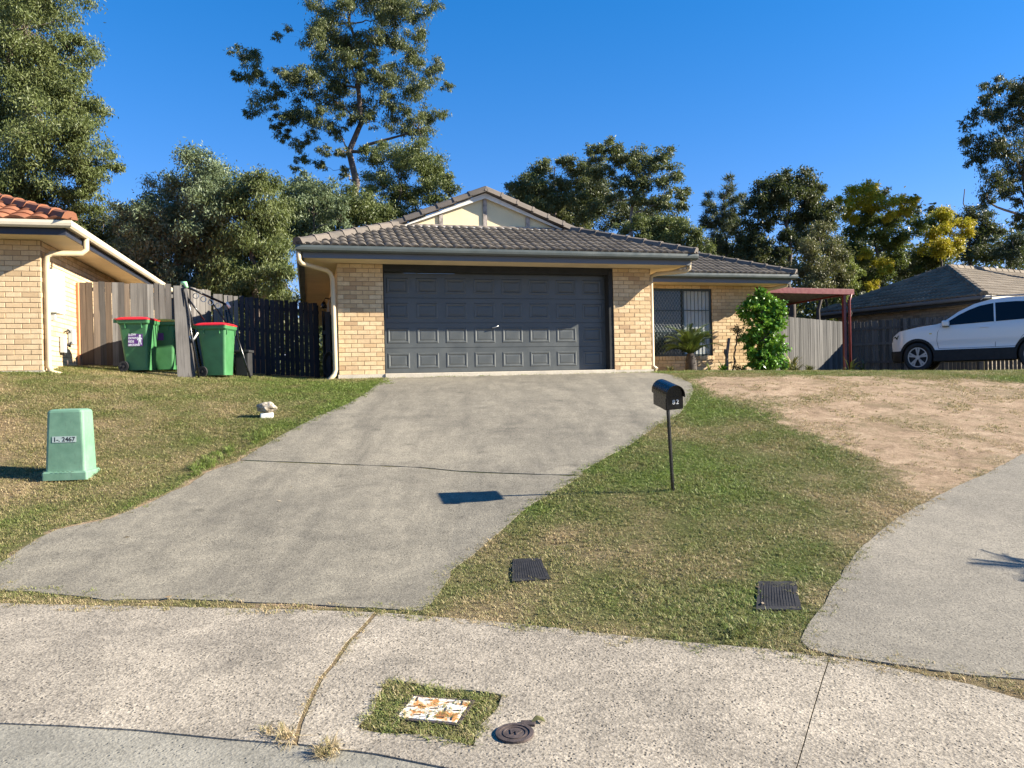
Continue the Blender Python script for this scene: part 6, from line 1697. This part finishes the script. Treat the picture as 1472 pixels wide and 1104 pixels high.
def skin(mb, poly, yo, step=0.09):
    P = [Vector(p) for p in poly]; xs = [p.x for p in P]; zs = [p.y for p in P]
    X, Z = np.meshgrid(np.arange(min(xs), max(xs), step), np.arange(min(zs), max(zs), step)); X = X.ravel(); Z = Z.ravel()
    ok = inside(poly, X, Z); X = X[ok]; Z = Z[ok]; ok = polydist(poly, X, Z) > step * .35; X = X[ok]; Z = Z[ok]
    n = len(P)
    V, E, F, *_ = delaunay_2d_cdt(P + [Vector((float(a), float(b))) for a, b in zip(X, Z)], [(i, (i + 1) % n) for i in range(n)], [], 1, 1e-5)
    for sg in (-1, 1):
        mb.add([(v.x, sg * (half(v.x, v.y) + yo), v.y) for v in V], [tuple(f) for f in F], True)
car_paint = NT('white_car_paint'); car_paint.base((0.66, 0.66, 0.67)); car_paint.rough(0.28); car_paint.bsdf.inputs['Coat Weight'].default_value = 0.6; car_paint.bsdf.inputs['Coat Roughness'].default_value = 0.05; car_paint = car_paint.m
dglass = NT('tinted_glass'); dglass.base((0.008, 0.01, 0.014)); dglass.rough(0.04); dglass.bsdf.inputs['Specular IOR Level'].default_value = 0.3; dglass = dglass.m
alloy = plain('alloy', (0.3, 0.3, 0.31), 0.4, 0.7)
bd = MB(); skin(bd, body_poly, 0.0)
def across(mb, xs, yo=0.0, k=1.0, dz=0.0, n=8):
    vs = []; fs = []
    for x in xs:
        z = float(top_z(x)); ye = half(x, z) * k
        for j in range(n + 1):
            t = -1 + 2 * j / n; vs.append((x, ye * t, z + dz + 0.045 * (1 - (t * k) ** 2)))
    for i in range(len(xs) - 1):
        for j in range(n): fs.append((i * (n + 1) + j, i * (n + 1) + j + 1, (i + 1) * (n + 1) + j + 1, (i + 1) * (n + 1) + j))
    mb.add(vs, fs, True)
across(bd, topx)
fr0 = [(-0.84, 0.74), (-0.86, 0.62), (-0.85, 0.5)]
vs = []; fs = []
for x, z in [(-0.84, 0.74), (-0.87, 0.64), (-0.86, 0.53)]:
    for j in range(9):
        t = -1 + 2 * j / 8; vs.append((x - 0.10 * (1 - t * t), half(-0.84, z) * t, z))
for i in range(2):
    for j in range(8): fs.append((i * 9 + j, i * 9 + j + 1, (i + 1) * 9 + j + 1, (i + 1) * 9 + j))
bd.add(vs, fs, True)
bd.build('body', car_paint, car)
cl = MB(); skin(cl, clad_out, 0.012, 0.08)
vs = []; fs = []
for x, z in [(-0.86, 0.53), (-0.86, 0.4), (-0.80, 0.26)]:
    for j in range(9):
        t = -1 + 2 * j / 8; vs.append((x - 0.10 * (1 - t * t), (half(-0.84, z) + .01) * t, z))
for i in range(2):
    for j in range(8): fs.append((i * 9 + j, i * 9 + j + 1, (i + 1) * 9 + j + 1, (i + 1) * 9 + j))
cl.add(vs, fs, True)
cl.box(0.5, 2.2, -0.78, 0.78, 0.24, 0.36).box(-0.7, 3.8, -0.55, 0.55, 0.26, 0.6).box(3.3, 3.86, -0.8, 0.8, 0.27, 0.9)
cl.build('lower_cladding', plain('black_cladding', (0.008, 0.008, 0.009), 0.7), car)
# glass
belt = lambda x: 1.09 + 0.035 * x
wins = [('side_window', [(0.60, belt(0.6)), (1.82, belt(1.82)), (1.80, 1.60), (1.5, 1.555), (1.25, 1.47), (1.0, 1.355), (0.78, 1.225)]),
        ('side_window', [(1.86, belt(1.86)), (2.80, belt(2.8)), (2.86, 1.50), (2.7, 1.585), (2.3, 1.61), (1.84, 1.605)]),
        ('side_window', [(2.88, belt(2.88)), (3.40, belt(3.4) + 0.04), (3.46, 1.30), (3.25, 1.47), (2.95, 1.56), (2.90, 1.5)])]
for nm, pl_ in wins:
    mb = MB(); skin(mb, pl_, 0.007, 0.12); mb.build(nm, dglass, car)
mb = MB(); across(mb, [0.66, 0.8, 1.0, 1.15, 1.30], k=0.86, dz=0.012); mb.build('windscreen', dglass, car)
mb = MB(); across(mb, [3.62, 3.7, 3.78, 3.84], k=0.84, dz=0.014); mb.build('rear_window', dglass, car)
def seam(pts, w=0.009):
    mb = MB()
    for sg in (-1, 1):
        q = [Vector((x, sg * (half(x, z) + 0.001), z)) for x, z in pts]
        mb.tube(q, w / 2, 4, cap=False)
    return mb
seam([(0.52, 0.56), (0.48, 0.75), (0.50, 0.95), (0.58, 1.10)]).build('door_seam', M['rubber'], car)
seam([(1.84, 0.56), (1.84, 1.14)]).build('door_seam', M['rubber'], car)
seam([(0.52, 0.56), (1.2, 0.555), (2.28, 0.56), (2.45, 0.80), (2.78, 0.95), (2.84, belt(2.84))]).build('door_seam', M['rubber'], car)
for x in (1.60, 2.62):
    for sg in (-1, 1):
        z = 1.0 + 0.02 * x; y = sg * (half(x, z) + 0.014); MB().box(x - 0.1, x + 0.1, y - 0.012, y + 0.012, z - 0.014, z + 0.014, 0.008).build('door_handle', car_paint, car)
for sg in (-1, 1):
    y = sg * 1.0; m_ = MB(); m_.box(0.62, 0.80, min(y - .09, y + .09), max(y - .09, y + .09), 1.09, 1.23, 0.035); m_.build('mirror', car_paint, car)
    MB().box(0.62, 0.78, min(sg * .86, sg * .93), max(sg * .86, sg * .93), 1.08, 1.13).build('mirror_arm', M['rubber'], car)
    MB().tube([(1.5, sg * 0.63, 1.70), (1.6, sg * 0.63, 1.765), (3.0, sg * 0.62, 1.75), (3.3, sg * 0.62, 1.68)], 0.016, 6).build('roof_rail', alloy, car)
    hl = MB(); skin_pts = [(-0.80, 0.76), (-0.55, 0.82), (-0.46, 0.93), (-0.68, 0.90), (-0.79, 0.84)]
    vs = [(x, sg * (half(x, z) + 0.006), z) for x, z in skin_pts]; hl.add(vs, [tuple(range(5))]); hl.build('headlight', M['glass'], car)
    MB().box(0.30, 0.36, min(sg * .893, sg * .906), max(sg * .893, sg * .906), 0.92, 0.945).build('side_repeater', M['lid_yel'], car)
def wheel(x, y):
    w = empty('wheel', (x, y, RAD)); w.parent = car
    ty = MB(); n = 32; prof = [(0.245, -0.10), (0.33, -0.11), (0.355, -0.09), (RAD, -0.05), (RAD, 0.05), (0.355, 0.09), (0.33, 0.11), (0.245, 0.10)]
    vs = [(r * math.cos(2 * math.pi * k / n), o_, r * math.sin(2 * math.pi * k / n)) for r, o_ in prof for k in range(n)]; fs = []
    for i in range(8):
        j = (i + 1) % 8
        for k in range(n): fs.append((i * n + k, i * n + (k + 1) % n, j * n + (k + 1) % n, j * n + k))
    ty.add(vs, fs, True).build('tyre', M['rubber'], w)
    sg = -1 if y < 0 else 1
    rm = MB().disc((0, sg * 0.085, 0), 0.245, 'Y', 32, 0.03, 0.222).disc((0, sg * 0.07, 0), 0.055, 'Y', 16, 0.06)
    for k in range(5):
        a = 2 * math.pi * k / 5 + 0.3
        for da in (-0.10, 0.10):
            d = Vector((math.cos(a), 0, math.sin(a))); d2 = Vector((math.cos(a + da * 1.6), 0, math.sin(a + da * 1.6))); s = Vector((-d2.z, 0, d2.x)) * 0.017
            p0 = d * 0.04; p1 = d2 * 0.23; yo = Vector((0, sg * 0.09, 0)); yi = Vector((0, sg * 0.06, 0))
            rm.add([p0 - s + yo, p0 + s + yo, p1 + s * 1.4 + yo, p1 - s * 1.4 + yo, p0 - s + yi, p0 + s + yi, p1 + s * 1.4 + yi, p1 - s * 1.4 + yi], [(0, 1, 2, 3), (7, 6, 5, 4), (0, 4, 5, 1), (1, 5, 6, 2), (2, 6, 7, 3), (3, 7, 4, 0)])
    rm.build('rim', alloy, w)
    MB().disc((0, sg * 0.02, 0), 0.225, 'Y', 24, 0.02).build('brake_disc', M['rubber'], w)
for x in (0, WB):
    for y in (-0.79, 0.79): wheel(x, y)
    MB().box(x - 0.44, x + 0.44, -0.62, 0.62, 0.3, 0.80).build('wheel_well', M['rubber'], car)

# the front end is rounded back towards the wheel arch
for ch in car.children:
    if ch.type == 'MESH' and ch.name.split('.')[0] in ('body', 'lower_cladding', 'headlight'):
        for v in ch.data.vertices:
            if v.co.x < -0.45: v.co.x = -0.45 + (v.co.x + 0.45) * 0.62
